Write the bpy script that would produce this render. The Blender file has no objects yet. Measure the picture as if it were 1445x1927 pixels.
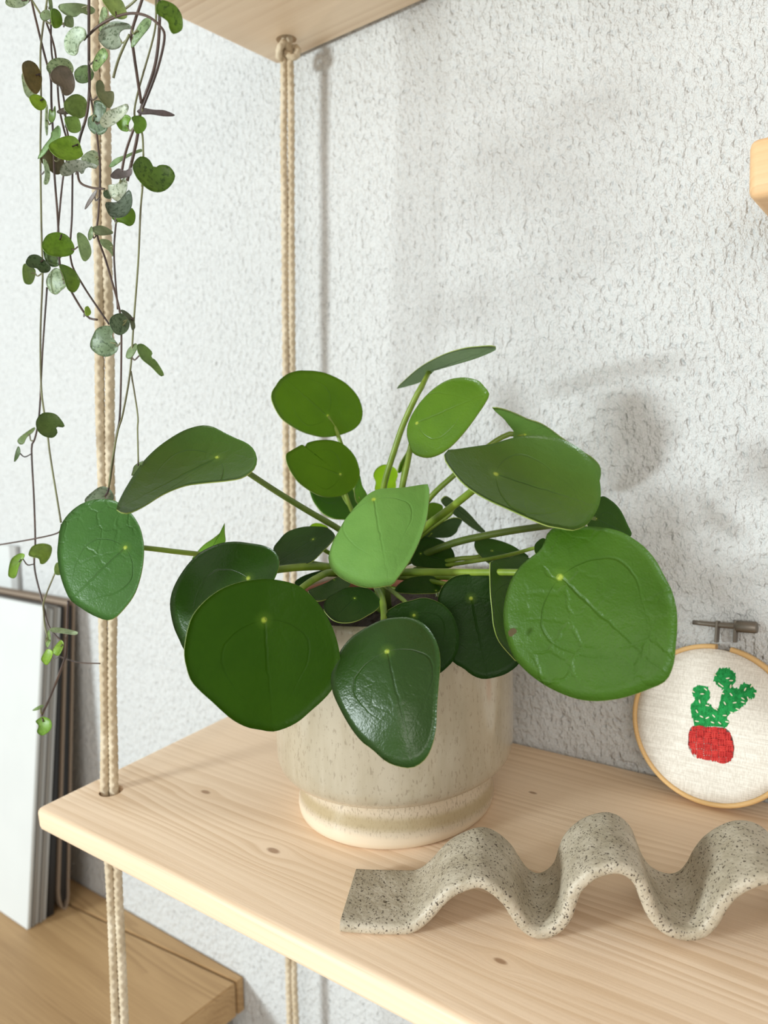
import bpy, bmesh, math, random
import numpy as np
from mathutils import Vector, Matrix, geometry
random.seed(7); rng = np.random.default_rng(7)
SC = bpy.context.scene
COL = SC.collection
# ------------------------------------------------------------------ camera
W, H, F = 1445., 1927., 1442.
CX, CY = W / 2, H / 2
CAM = np.array([0.58957264, -0.59593466, 0.26284802])
RM = np.array([[0.80045678, 0.59891767, -0.02380242],      # camera right in world
               [0.0321677, -0.08257832, -0.99606529],      # camera down
               [-0.59852667, 0.79654155, -0.08536618]])    # camera forward
cd = bpy.data.cameras.new('camera'); cam = bpy.data.objects.new('camera', cd); COL.objects.link(cam)
cd.sensor_fit = 'HORIZONTAL'; cd.sensor_width = 36; cd.lens = F * 36 / W; cd.clip_start = 0.02
M4 = Matrix.Identity(4)
for i in range(3):
    M4[i][0] = RM[0][i]; M4[i][1] = -RM[1][i]; M4[i][2] = -RM[2][i]; M4[i][3] = CAM[i]
cam.matrix_world = M4; SC.camera = cam
cd.dof.use_dof = True; cd.dof.focus_distance = 0.48; cd.dof.aperture_fstop = 9.5
# ------------------------------------------------------------------ world, window light, exposure
wd = bpy.data.worlds.new('world'); SC.world = wd; wd.use_nodes = True
bg = wd.node_tree.nodes['Background']; bg.inputs[0].default_value = (1.0, 0.97, 0.91, 1); bg.inputs[1].default_value = 0.46
LDIR = Vector((0.47, 0.88, -0.07)).normalized()
ld = bpy.data.lights.new('window_light', 'AREA'); ld.shape = 'RECTANGLE'; ld.size = 0.56; ld.size_y = 0.34
ld.energy = 80; ld.color = (0.88, 0.98, 1.0)
lo = bpy.data.objects.new('window_light', ld); COL.objects.link(lo)
lo.location = Vector((0.22, -0.1, 0.2)) - LDIR * 3.4
lo.rotation_euler = LDIR.to_track_quat('-Z', 'Y').to_euler()
# a second, weaker window behind the camera to the right
l2 = bpy.data.lights.new('second_window_light', 'AREA'); l2.shape = 'RECTANGLE'; l2.size = 1.6; l2.size_y = 1.3
l2.energy = 24; l2.color = (1.0, 0.97, 0.92)
D2 = Vector((-0.42, 0.87, -0.22)).normalized()
lo2 = bpy.data.objects.new('second_window_light', l2); COL.objects.link(lo2)
lo2.location = Vector((0.3, -0.1, 0.15)) - D2 * 3.2; lo2.rotation_euler = D2.to_track_quat('-Z', 'Y').to_euler()
SC.view_settings.view_transform = 'Standard'; SC.view_settings.look = 'None'
SC.view_settings.gamma = 1; SC.view_settings.use_curve_mapping = False
SC.view_settings.exposure = 0.3
# ------------------------------------------------------------------ pixel <-> place helpers
def ray(x, y): return RM.T @ np.array([(x - CX) / F, (y - CY) / F, 1.])
def at(x, y, d): return CAM + ray(x, y) * d                        # point at depth d
def on_plane(x, y, p, n):
    r = ray(x, y); n = np.array(n, float)
    return CAM + r * (np.dot(np.array(p) - CAM, n) / np.dot(r, n))
def on_y(x, y, yy): return on_plane(x, y, (0, yy, 0), (0, 1, 0))
TILT = math.radians(4.3157)
TT = math.tan(TILT)
def shelf_z(y): return y * TT                                      # top of the lower shelf
# ------------------------------------------------------------------ object helpers
def empty(name, loc, label=None, cat=None, group=None):
    o = bpy.data.objects.new(name, None); COL.objects.link(o); o.location = loc; o.empty_display_size = 0.02
    tag(o, label, cat, group); return o
def tag(o, label=None, cat=None, group=None, kind=None):
    if label: o['label'] = label
    if cat: o['category'] = cat
    if group: o['group'] = group
    if kind: o['kind'] = kind
    return o
def root_loc(o):
    while o.parent: o = o.parent
    return np.array(o.location)
def mk(name, verts, faces, mats, parent=None, origin=None, smooth=True, midx=None, uv=None, label=None):
    v = np.asarray(verts, float)
    if parent is not None: org = root_loc(parent)
    else: org = np.array(origin) if origin is not None else np.array([v[:, 0].mean(), v[:, 1].mean(), v[:, 2].min()])
    me = bpy.data.meshes.new(name); me.from_pydata((v - org).tolist(), [], faces)
    for m in (mats if isinstance(mats, (list, tuple)) else [mats]): me.materials.append(m)
    if midx is not None: me.polygons.foreach_set('material_index', midx)
    if smooth: me.polygons.foreach_set('use_smooth', [True] * len(me.polygons))
    if uv is not None:
        lay = me.uv_layers.new(name='UVMap'); li = np.empty(len(me.loops), int); me.loops.foreach_get('vertex_index', li)
        lay.data.foreach_set('uv', np.asarray(uv)[li].ravel())
    me.update()
    o = bpy.data.objects.new(name, me); COL.objects.link(o)
    if parent is not None: o.parent = parent
    else: o.location = org
    if label: o['label'] = label
    return o
def from_bm(name, bm, mats, parent=None, origin=None, smooth=False, label=None):
    bmesh.ops.recalc_face_normals(bm, faces=bm.faces)
    bm.verts.index_update()
    o = mk(name, [tuple(v.co) for v in bm.verts], [[v.index for v in f.verts] for f in bm.faces], mats, parent, origin, smooth, [f.material_index for f in bm.faces], None, label)
    bm.free(); return o
def auto_smooth(o, deg=40):
    me = o.data; me.polygons.foreach_set('use_smooth', [True] * len(me.polygons))
    bm = bmesh.new(); bm.from_mesh(me)
    for e in bm.edges:
        e.smooth = not (len(e.link_faces) == 2 and e.calc_face_angle(0) > math.radians(deg))
    bm.to_mesh(me); bm.free()
def box_bm(p0, p1, bevel=0, seg=3, bm=None):
    bm = bm or bmesh.new()
    r = bmesh.ops.create_cube(bm, size=1)
    c = (np.array(p0) + p1) / 2; s = np.array(p1) - p0
    for v in r['verts']: v.co = Vector((v.co.x * s[0] + c[0], v.co.y * s[1] + c[1], v.co.z * s[2] + c[2]))
    if bevel: bmesh.ops.bevel(bm, geom=list({e for v in r['verts'] for e in v.link_edges}), offset=bevel, segments=seg, profile=0.5, affect='EDGES')
    return bm
def catmull(P, n, closed=False):
    P = np.asarray(P, float)
    if closed: Q = np.vstack([P[-1:], P, P[:2]])
    else: Q = np.vstack([2 * P[0] - P[1], P, 2 * P[-1] - P[-2]])
    out = []
    for i in range(len(Q) - 3):
        a, b, c, d = Q[i:i + 4]
        for t in np.linspace(0, 1, 12, endpoint=False):
            out.append(0.5 * (2 * b + (c - a) * t + (2 * a - 5 * b + 4 * c - d) * t * t + (3 * b - a - 3 * c + d) * t ** 3))
    out.append(Q[-2] if not closed else out[0]); out = np.array(out)
    L = np.r_[0, np.cumsum(np.linalg.norm(np.diff(out[:, :2] if out.shape[1] > 3 else out, axis=0), axis=1))]
    s = np.linspace(0, L[-1], n + (1 if closed else 0))
    R = np.stack([np.interp(s, L, out[:, k]) for k in range(out.shape[1])], 1)
    return R[:-1] if closed else R
def tube_data(path, rad, seg=8, mod=None, cap=True):
    P = np.asarray(path, float); n = len(P)
    rad = np.broadcast_to(rad, (n,))
    T = np.gradient(P, axis=0); T /= np.linalg.norm(T, axis=1)[:, None] + 1e-12
    u = np.cross(T[0], [0.31, 0.95, 0.05]); u /= np.linalg.norm(u)
    V = []; th = np.linspace(0, 2 * math.pi, seg, endpoint=False); s = 0
    for i in range(n):
        u = u - T[i] * np.dot(u, T[i]); u /= np.linalg.norm(u); w = np.cross(T[i], u)
        if i: s += np.linalg.norm(P[i] - P[i - 1])
        r = rad[i] * (mod(th, s) if mod else np.ones(seg))
        V.append(P[i] + np.outer(np.cos(th) * r, u) + np.outer(np.sin(th) * r, w))
    V = np.concatenate(V)
    Fc = [[i * seg + j, i * seg + (j + 1) % seg, (i + 1) * seg + (j + 1) % seg, (i + 1) * seg + j] for i in range(n - 1) for j in range(seg)]
    if cap: Fc += [list(range(seg))[::-1], [(n - 1) * seg + j for j in range(seg)]]
    return V, Fc
def tube(name, path, rad, mat, parent=None, seg=8, mod=None, label=None, origin=None):
    V, Fc = tube_data(path, rad, seg, mod)
    return mk(name, V, Fc, mat, parent, origin, True, None, None, label)
def lathe_data(prof, center, seg=96, tt=0.0, close=False):
    V = []; n = len(prof)
    for r, z in prof:
        for k in range(seg):
            a = 2 * math.pi * k / seg
            dx, dy = r * math.cos(a), r * math.sin(a)
            V.append((center[0] + dx, center[1] + dy, center[2] + z + tt * dy))
    Fc = [[i * seg + k, i * seg + (k + 1) % seg, (i + 1) * seg + (k + 1) % seg, (i + 1) * seg + k] for i in range(n - 1) for k in range(seg)]
    if prof[0][0] > 1e-6: Fc.append(list(range(seg))[::-1])
    if close: Fc.append([(n - 1) * seg + k for k in range(seg)])
    return V, Fc
def cut(o, cutters):
    for c in cutters:
        m = o.modifiers.new('b', 'BOOLEAN'); m.operation = 'DIFFERENCE'; m.object = c; m.solver = 'EXACT'
    dg = bpy.context.evaluated_depsgraph_get(); dg.update()
    me = bpy.data.meshes.new_from_object(o.evaluated_get(dg)); o.modifiers.clear(); o.data = me
    for c in cutters: bpy.data.objects.remove(c)
def cyl_cutter(p0, p1, r):
    V, Fc = tube_data(np.array([p0, (np.array(p0) + p1) / 2, p1]), r, 24)
    return mk('cutter', V, Fc, bpy.data.materials.new('x'), None)
# ------------------------------------------------------------------ material helpers
class NT:
    def __init__(s, name):
        s.m = bpy.data.materials.new(name); s.m.use_nodes = True; s.t = s.m.node_tree; s.t.nodes.clear()
        s.out = s.n('ShaderNodeOutputMaterial')
    def n(s, typ, **kw):
        nd = s.t.nodes.new(typ)
        for k, v in kw.items():
            if k.startswith('_'): nd.inputs[k[1:].replace('_', ' ')].default_value = v
            else: setattr(nd, k, v)
        return nd
    def l(s, a, b): s.t.links.new(a, b)
    def val(s, x, sock):
        if hasattr(x, 'is_linked') or hasattr(x, 'links'): s.l(x, sock)
        else: sock.default_value = x
    def math(s, op, a, b=0.0, c=None, clamp=False):
        nd = s.n('ShaderNodeMath', operation=op, use_clamp=clamp); s.val(a, nd.inputs[0]); s.val(b, nd.inputs[1])
        if c is not None: s.val(c, nd.inputs[2])
        return nd.outputs[0]
    def mix(s, f, a, b, mode='MIX'):
        nd = s.n('ShaderNodeMix', data_type='RGBA', blend_type=mode); s.val(f, nd.inputs[0]); s.val(a, nd.inputs[6]); s.val(b, nd.inputs[7]); return nd.outputs[2]
    def step(s, x, a, b, lo=0., hi=1.):
        nd = s.n('ShaderNodeMapRange', interpolation_type='SMOOTHSTEP'); s.val(x, nd.inputs[0])
        for i, v in enumerate((a, b, lo, hi)): nd.inputs[i + 1].default_value = v
        return nd.outputs[0]
    def coords(s, kind='Object', scale=(1, 1, 1), rot=(0, 0, 0)):
        tc = s.n('ShaderNodeTexCoord'); mp = s.n('ShaderNodeMapping'); mp.inputs['Scale'].default_value = scale; mp.inputs['Rotation'].default_value = rot
        s.l(tc.outputs[kind], mp.inputs[0]); return mp.outputs[0]
    def noise(s, vec, scale, detail=2, rough=0.5, dist=0.0, out=0):
        nd = s.n('ShaderNodeTexNoise'); s.l(vec, nd.inputs['Vector']); nd.inputs['Scale'].default_value = scale; nd.inputs['Detail'].default_value = detail
        nd.inputs['Roughness'].default_value = rough; nd.inputs['Distortion'].default_value = dist; return nd.outputs[out]
    def voro(s, vec, scale, feat='F1', out='Distance', rand=1.0):
        nd = s.n('ShaderNodeTexVoronoi', feature=feat); s.l(vec, nd.inputs['Vector']); nd.inputs['Scale'].default_value = scale; nd.inputs['Randomness'].default_value = rand; return nd.outputs[out]
    def bump(s, h, strength, dist):
        nd = s.n('ShaderNodeBump'); s.l(h, nd.inputs['Height']); nd.inputs['Strength'].default_value = strength; nd.inputs['Distance'].default_value = dist; return nd.outputs[0]
    def bsdf(s, color, rough=0.5, normal=None, **kw):
        b = s.n('ShaderNodeBsdfPrincipled'); s.val(color, b.inputs['Base Color']); s.val(rough, b.inputs['Roughness'])
        if normal is not None: s.l(normal, b.inputs['Normal'])
        for k, v in kw.items(): s.val(v, b.inputs[k.replace('_', ' ')])
        return b
    def end(s, sh):
        s.l(sh.outputs[0] if hasattr(sh, 'outputs') else sh, s.out.inputs[0]); return s.m
def rgb(r, g, b): return tuple(((c / 255 + 0.055) / 1.055) ** 2.4 if c > 10 else c / 255 / 12.92 for c in (r, g, b)) + (1,)
def plain(name, col, rough=0.5, **kw):
    t = NT(name); c = t.coords(); n = t.noise(c, 300, 3); b = t.bump(n, 0.15, 0.0005)
    n2 = t.noise(c, 14, 3)
    return t.end(t.bsdf(t.mix(t.step(n2, 0.3, 0.7, 0, 0.14), col, tuple(x * 0.8 for x in col[:3]) + (1,)), rough, b, **kw))

def mat_wall():
    t = NT('plaster'); c = t.coords(scale=(1, 1, 0.72))
    n1 = t.noise(c, 210, 3, 0.6); n3 = t.noise(c, 55, 2)
    v = t.voro(c, 165, 'SMOOTH_F1')
    pit = t.math('MULTIPLY', t.math('MAXIMUM', t.math('SUBTRACT', 0.43, t.noise(t.coords(scale=(1, 1, 0.75)), 235, 1, 0.4)), 0.0), -3.2)
    h = t.math('ADD', t.math('MULTIPLY', v, -0.9), t.math('MULTIPLY', n1, 2.0))
    h = t.math('ADD', h, t.math('MULTIPLY', n3, 0.8))
    h = t.math('ADD', h, pit)
    return t.end(t.bsdf((0.66, 0.668, 0.663, 1), 0.85, t.bump(h, 0.9, 0.0030), Specular_IOR_Level=0.2))

def mat_wood(name, light, dark, knots=(), ring=190., dist=1.0, rough=0.5, axis=0, fine=0.35, seed=0.0):
    """boards cut along x: growth-ring lines follow the board, knots are its own"""
    t = NT(name); tc = t.n('ShaderNodeTexCoord'); base = tc.outputs['Object']
    sp = t.n('ShaderNodeSeparateXYZ'); t.l(base, sp.inputs[0]); X, Y, Z = sp.outputs
    if axis == 1: X, Y = Y, X
    kn_col = None; warp = 0.0
    for (kx, ky, kr) in knots:
        dx = t.math('SUBTRACT', X, kx); dy = t.math('SUBTRACT', Y, ky)
        d2 = t.math('ADD', t.math('POWER', t.math('MULTIPLY', dx, 0.45), 2.0), t.math('POWER', dy, 2.0))
        d = t.math('SQRT', d2)
        g = t.math('EXPONENT', t.math('MULTIPLY', d2, -1.0 / (2.6 * kr) ** 2))
        sg = t.math('MULTIPLY', t.math('MULTIPLY', g, dy), 1.5)
        warp = t.math('ADD', warp, sg)
        k = t.step(d, kr * 0.45, kr * 1.0, 1, 0)
        kn_col = k if kn_col is None else t.math('MAXIMUM', kn_col, k)
    cmb = t.n('ShaderNodeCombineXYZ'); t.val(t.math('MULTIPLY', X, 1.0), cmb.inputs[0]); t.val(t.math('ADD', t.math('SUBTRACT', Y, warp), seed), cmb.inputs[1]); t.l(Z, cmb.inputs[2])
    def sc(v, s):
        m = t.n('ShaderNodeMapping'); m.inputs['Scale'].default_value = s; t.l(v, m.inputs[0]); return m.outputs[0]
    big = t.math('ADD', t.noise(sc(cmb.outputs[0], (1.6, 9, 9)), 1.0, 2), t.math('MULTIPLY', t.noise(sc(cmb.outputs[0], (0.9, 55, 55)), 1.0, 2), 0.22))
    yy = t.n('ShaderNodeSeparateXYZ'); t.l(cmb.outputs[0], yy.inputs[0])
    ph = t.math('ADD', t.math('MULTIPLY', yy.outputs[1], ring), t.math('MULTIPLY', big, 9 * dist))
    ph = t.math('ADD', ph, t.math('MULTIPLY', yy.outputs[2], ring * 1.5))
    fr = t.math('FRACT', ph)
    line = t.math('MULTIPLY', t.step(fr, 0.15, 0.9), t.step(fr, 0.93, 1.0, 1, 0))
    lines = t.math('MULTIPLY', line, t.step(t.noise(sc(cmb.outputs[0], (1.2, 22, 22)), 1.0, 2), 0.36, 0.66, 0.08, 1.0))
    fib = t.noise(sc(cmb.outputs[0], (14, 700, 700)), 1.0, 3, 0.6)
    wide = t.noise(sc(cmb.outputs[0], (1.0, 16, 16)), 1.0, 2)
    f = t.math('ADD', t.math('MULTIPLY', lines, 0.58), t.math('MULTIPLY', t.math('SUBTRACT', fib, 0.5), fine))
    f = t.math('ADD', f, t.math('MULTIPLY', t.step(wide, 0.35, 0.7), 0.38), clamp=True)
    col = t.mix(f, light, dark)
    if kn_col is not None: col = t.mix(t.math('MULTIPLY', kn_col, 0.75), col, rgb(142, 102, 68))
    return t.end(t.bsdf(col, rough, t.bump(t.math('ADD', t.math('MULTIPLY', lines, -0.2), fib), 0.22, 0.0007), Specular_IOR_Level=0.35))

def mat_leaf(name, rough=0.42, spec=0.18, transl=0.22, tint=(1, 1, 1), netk=0.16, bs=0.45):
    """colour of each leaf comes from its object colour; veins and the pale dot follow the leaf's own coordinates"""
    t = NT(name); oi = t.n('ShaderNodeObjectInfo'); uvn = t.n('ShaderNodeTexCoord'); sp = t.n('ShaderNodeSeparateXYZ'); t.l(uvn.outputs['UV'], sp.inputs[0])
    u, v = sp.outputs[0], sp.outputs[1]; oc = t.coords('Object')
    au = t.math('ABSOLUTE', t.math('ADD', u, t.math('MULTIPLY', t.math('SUBTRACT', t.noise(uvn.outputs['UV'], 3, 2), 0.5), 0.10)))
    vp = t.math('MAXIMUM', v, 0.0001)
    on = t.step(v, -0.01, 0.04)
    thin = t.step(v, 0.0, 1.3, 1.0, 0.25)
    c1 = t.math('MULTIPLY', t.math('MULTIPLY', t.step(au, 0.0, 0.03, 1, 0), on), thin)
    arc = t.math('MULTIPLY', t.math('SINE', t.math('MULTIPLY', t.math('POWER', t.math('MINIMUM', vp, 1.25), 0.62), 2.70)), 0.56)
    c2 = t.math('MULTIPLY', t.math('MULTIPLY', t.step(t.math('ABSOLUTE', t.math('SUBTRACT', au, arc)), 0.0, 0.026, 1, 0), on), t.step(v, 0.0, 1.1, 0.8, 0.1))
    wob = t.n('ShaderNodeVectorMath', operation='MULTIPLY_ADD'); t.l(t.noise(uvn.outputs['UV'], 4, 3, out=1), wob.inputs[0]); wob.inputs[1].default_value = (0.22, 0.22, 0); t.l(uvn.outputs['UV'], wob.inputs[2])
    net = t.voro(wob.outputs[0], 3.0, 'DISTANCE_TO_EDGE'); c3 = t.math('MULTIPLY', t.math('MULTIPLY', t.step(net, 0.0, 0.10, 1, 0), netk), t.step(t.noise(oc, 30, 1), 0.40, 0.62))
    vein = t.math('MAXIMUM', t.math('MAXIMUM', c1, c2), c3)
    fine = t.noise(oc, 900, 2); mid = t.noise(oc, 90, 3)
    h = t.math('ADD', t.math('MULTIPLY', vein, -1.0), t.math('ADD', t.math('MULTIPLY', fine, 0.30), t.math('MULTIPLY', mid, 1.1)))
    nrm = t.bump(h, bs, 0.0012)
    r = t.math('SQRT', t.math('ADD', t.math('MULTIPLY', u, u), t.math('MULTIPLY', v, v)))
    col = t.mix(t.step(t.noise(oc, 45, 3), 0.3, 0.7, 0, 0.35), oi.outputs['Color'], t.mix(1.0, oi.outputs['Color'], (0.62, 0.74, 0.6, 1), 'MULTIPLY'))
    col = t.mix(t.math('MULTIPLY', t.math('MAXIMUM', c1, c2), 0.30), col, t.mix(1.0, oi.outputs['Color'], (0.55, 0.62, 0.5, 1), 'MULTIPLY'))
    ring = t.math('MULTIPLY', t.step(r, 0.03, 0.15, 1, 0), 0.25)
    col = t.mix(ring, col, (0.16, 0.28, 0.03, 1))
    col = t.mix(t.step(r, 0.015, 0.05, 1, 0), col, (0.42, 0.5, 0.07, 1))
    col = t.mix(1.0, col, tuple(tint) + (1,), 'MULTIPLY')
    b = t.bsdf(col, t.math('ADD', rough, t.math('MULTIPLY', t.math('SUBTRACT', mid, 0.5), 0.2)), nrm, Specular_IOR_Level=spec)
    tr = t.n('ShaderNodeBsdfTranslucent'); t.l(t.mix(1.0, col, (3.0, 3.3, 0.9, 1), 'MULTIPLY'), tr.inputs[0])
    mx = t.n('ShaderNodeMixShader'); mx.inputs[0].default_value = transl; t.l(b.outputs[0], mx.inputs[1]); t.l(tr.outputs[0], mx.inputs[2])
    return t.end(mx)
def mat_heart(name, spots, under=False):
    t = NT(name); oi = t.n('ShaderNodeObjectInfo'); oc = t.coords('Object')
    n = t.noise(oc, 520, 3, 0.6, 0.3); s = t.step(n, 0.52, 0.62)
    dark = t.mix(1.0, oi.outputs['Color'], (0.30, 0.36, 0.26, 1), 'MULTIPLY')
    col = t.mix(t.math('MULTIPLY', s, spots), oi.outputs['Color'], dark)
    col = t.mix(t.step(t.noise(oc, 160, 2), 0.35, 0.65, 0, 0.35), col, dark)
    b = t.bsdf(col, 0.42, t.bump(n, 0.15, 0.0006), Specular_IOR_Level=0.45)
    tr = t.n('ShaderNodeBsdfTranslucent'); t.l(t.mix(1.0, col, (1.6, 1.7, 0.7, 1), 'MULTIPLY'), tr.inputs[0])
    mx = t.n('ShaderNodeMixShader'); mx.inputs[0].default_value = 0.2; t.l(b.outputs[0], mx.inputs[1]); t.l(tr.outputs[0], mx.inputs[2])
    return t.end(mx)
def mat_stem(name, c0, c1, scale=60):
    t = NT(name); c = t.coords(); n = t.noise(c, scale, 2)
    return t.end(t.bsdf(t.mix(t.step(n, 0.35, 0.65), c0, c1), 0.4, t.bump(t.noise(c, 500, 2), 0.1, 0.0004)))
def mat_rope():
    t = NT('cotton_cord'); c = t.coords(scale=(1, 1, 0.6)); n = t.noise(c, 900, 4, 0.65); n2 = t.noise(c, 60, 2)
    col = t.mix(t.step(n2, 0.3, 0.7), rgb(218, 204, 180), rgb(194, 176, 148))
    return t.end(t.bsdf(t.mix(t.step(n, 0.55, 0.75), col, rgb(180, 160, 132)), 0.9, t.bump(n, 0.5, 0.0008), Specular_IOR_Level=0.1))
def mat_glaze():
    t = NT('speckled_glaze'); tc = t.n('ShaderNodeTexCoord'); base = tc.outputs['Object']
    sp = t.n('ShaderNodeSeparateXYZ'); t.l(base, sp.inputs[0]); z = sp.outputs[2]
    st = t.coords('Object', (1, 1, 0.35))
    drip = t.noise(t.coords('Object', (1, 1, 0.22)), 75, 3, 0.6); speck = t.noise(st, 520, 2, 0.7); speck2 = t.noise(st, 900, 2, 0.6)
    col = t.mix(t.step(drip, 0.3, 0.72), rgb(184, 172, 151), rgb(172, 159, 136))
    col = t.mix(t.step(speck, 0.57, 0.68, 0, 0.42), col, rgb(120, 104, 84))
    foot = t.step(z, 0.030, 0.036, 1, 0)
    fspk = t.math('MULTIPLY', foot, t.math('MULTIPLY', t.step(speck2, 0.52, 0.66), 0.5))
    col = t.mix(t.math('MULTIPLY', foot, 0.75), col, rgb(212, 196, 172)); col = t.mix(fspk, col, rgb(120, 104, 84))
    olive = t.math('MULTIPLY', t.step(z, 0.006, 0.012), t.step(z, 0.015, 0.021, 1, 0)); col = t.mix(t.math('MULTIPLY', olive, 0.75), col, rgb(168, 150, 112))
    col = t.mix(t.step(z, 0.003, 0.008, 1, 0), col, rgb(222, 204, 178))
    return t.end(t.bsdf(col, t.step(z, 0.004, 0.01, 0.7, 0.2), t.bump(drip, 0.05, 0.0012), Specular_IOR_Level=0.5, Coat_Weight=0.35, Coat_Roughness=0.08))
def mat_clay():
    t = NT('speckled_clay'); c = t.coords('Object', (1, 1, 1))
    base = t.mix(t.step(t.noise(c, 70, 3), 0.3, 0.7), rgb(196, 185, 165), rgb(172, 160, 138))
    n = t.noise(t.coords('Object', (1, 1, 1), (0, 0, 0.5)), 640, 2, 0.6, 0.4); s = t.step(n, 0.61, 0.65)
    v = t.voro(c, 420); s2 = t.step(v, 0.15, 0.25, 1, 0)
    sp = t.math('MAXIMUM', s, t.math('MULTIPLY', s2, t.step(t.noise(c, 130, 1), 0.45, 0.55)))
    col = t.mix(t.math('MULTIPLY', sp, 0.9), base, rgb(62, 48, 38))
    h = t.math('ADD', t.math('MULTIPLY', sp, -0.7), t.math('ADD', t.noise(c, 300, 3), t.math('MULTIPLY', t.noise(c, 50, 2), 1.2)))
    return t.end(t.bsdf(col, 0.48, t.bump(h, 0.55, 0.0014), Specular_IOR_Level=0.45))
def mat_soil():
    t = NT('potting_soil'); c = t.coords(); n = t.noise(c, 260, 4, 0.7)
    return t.end(t.bsdf(t.mix(n, rgb(24, 18, 14), rgb(70, 52, 38)), 0.95, t.bump(n, 1.0, 0.004)))
def mat_linen():
    t = NT('linen'); c = t.coords()
    a = t.noise(t.coords('Object', (60, 60, 1500)), 1.0, 2); b = t.noise(t.coords('Object', (1500, 1500, 60)), 1.0, 2)
    w = t.math('ADD', a, b)
    return t.end(t.bsdf(t.mix(t.step(w, 0.75, 1.25), rgb(216, 208, 196), rgb(240, 234, 224)), 0.9, t.bump(w, 0.3, 0.0004), Specular_IOR_Level=0.1))
def mat_thread(name, c0, c1):
    t = NT(name); c = t.coords(); n = t.noise(c, 1800, 2); n2 = t.noise(c, 300, 2)
    return t.end(t.bsdf(t.mix(t.step(t.math('ADD', n, n2), 0.75, 1.2), c0, c1), 0.7, t.bump(n, 0.3, 0.0004), Specular_IOR_Level=0.25))
M_WALL = mat_wall()
M_SHELF = mat_wood('pine_lower', rgb(248, 222, 193), rgb(214, 180, 142), knots=[(0.105, -0.203, 0.0030), (0.2135, -0.234, 0.0034), (0.398, -0.245, 0.0024), (0.335, -0.075, 0.002)], ring=130, dist=1.3)
M_SHELF2 = mat_wood('pine_upper', rgb(244, 222, 194), rgb(212, 180, 146), ring=80, dist=0.55, seed=0.3)
M_PEG = mat_wood('pine_block', rgb(232, 192, 146), rgb(208, 160, 112), ring=110, dist=0.8, seed=1.3)
M_OAK = mat_wood('oak_desk', rgb(192, 158, 114), rgb(150, 116, 76), ring=60, dist=1.3, fine=0.9, seed=0.7)
M_OAK2 = mat_wood('oak_panel', rgb(165, 128, 88), rgb(128, 96, 62), ring=60, dist=1.0, fine=0.8)
M_HOOP = mat_wood('bamboo_hoop', rgb(224, 184, 126), rgb(204, 158, 98), ring=300, dist=0.4)
M_ROPE = mat_rope(); M_GLAZE = mat_glaze(); M_CLAY = mat_clay(); M_SOIL = mat_soil(); M_LINEN = mat_linen()
M_TERRA = plain('terracotta', rgb(150, 92, 70), 0.8); M_STEEL = plain('dull_steel', rgb(128, 120, 110), 0.45, Metallic=0.7)
M_WHITE = plain('white_board', rgb(208, 211, 210), 0.55); M_GREY = plain('grey_card', rgb(140, 136, 130), 0.6)
M_BLACK = plain('black_card', rgb(26, 24, 24), 0.5); M_TAUPE = plain('taupe_card', rgb(150, 132, 114), 0.6); M_LGREY = plain('silver_edge', rgb(176, 176, 174), 0.35)
M_DARK = plain('dark_gap', rgb(60, 52, 46), 0.8); M_MOSS = mat_stem('moss', rgb(70, 82, 30), rgb(112, 120, 52), 300)
M_LT = mat_leaf('leaf_top'); M_LGLOSS = mat_leaf('leaf_glossy', 0.31, 0.5)
M_LV = mat_leaf('leaf_veined', 0.40, 0.28, 0.22, (1, 1, 1), 0.45, 0.6)
M_LU = mat_leaf('leaf_under', 0.5, 0.35, 0.25, (1.5, 1.45, 1.8)); M_RIM = mat_stem('leaf_margin', rgb(150, 165, 84), rgb(124, 146, 62))
M_PET = mat_stem('petiole_green', rgb(128, 150, 50), rgb(104, 128, 36)); M_PETD = mat_stem('petiole_dark', rgb(96, 116, 44), rgb(78, 98, 32))
M_VINE = mat_stem('vine_brown', rgb(84, 64, 54), rgb(60, 46, 42), 40); M_VINEG = mat_stem('vine_green', rgb(122, 124, 84), rgb(98, 94, 64), 40)
M_HS = mat_heart('heart_spotted', 0.85); M_HP = mat_heart('heart_plain', 0.25)
M_GT = mat_thread('green_thread', rgb(14, 118, 52), rgb(38, 160, 82)); M_RT = mat_thread('red_thread', rgb(176, 40, 40), rgb(214, 66, 60)); M_RT2 = mat_thread('dark_red_thread', rgb(112, 20, 24), rgb(136, 28, 30)); M_WT = mat_thread('cream_thread', rgb(226, 216, 188), rgb(244, 238, 216))
M_BLEM = plain('dried_leaf', rgb(92, 80, 52), 0.9)
M_FLOOR = mat_wood('floor_boards', rgb(222, 218, 210), rgb(200, 194, 184), ring=30, dist=1.2)
# ------------------------------------------------------------------ the setting
FLOOR_Z = -1.12
tag(from_bm('wall_back', box_bm((-2.2, 0, FLOOR_Z), (2.0, 0.12, 1.5)), M_WALL, origin=(0, 0, 0)), kind='structure')
tag(from_bm('floor', box_bm((-2.2, -3.2, FLOOR_Z - 0.05), (2.0, 0.12, FLOOR_Z)), M_FLOOR, origin=(0, 0, FLOOR_Z)), kind='structure')
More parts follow.
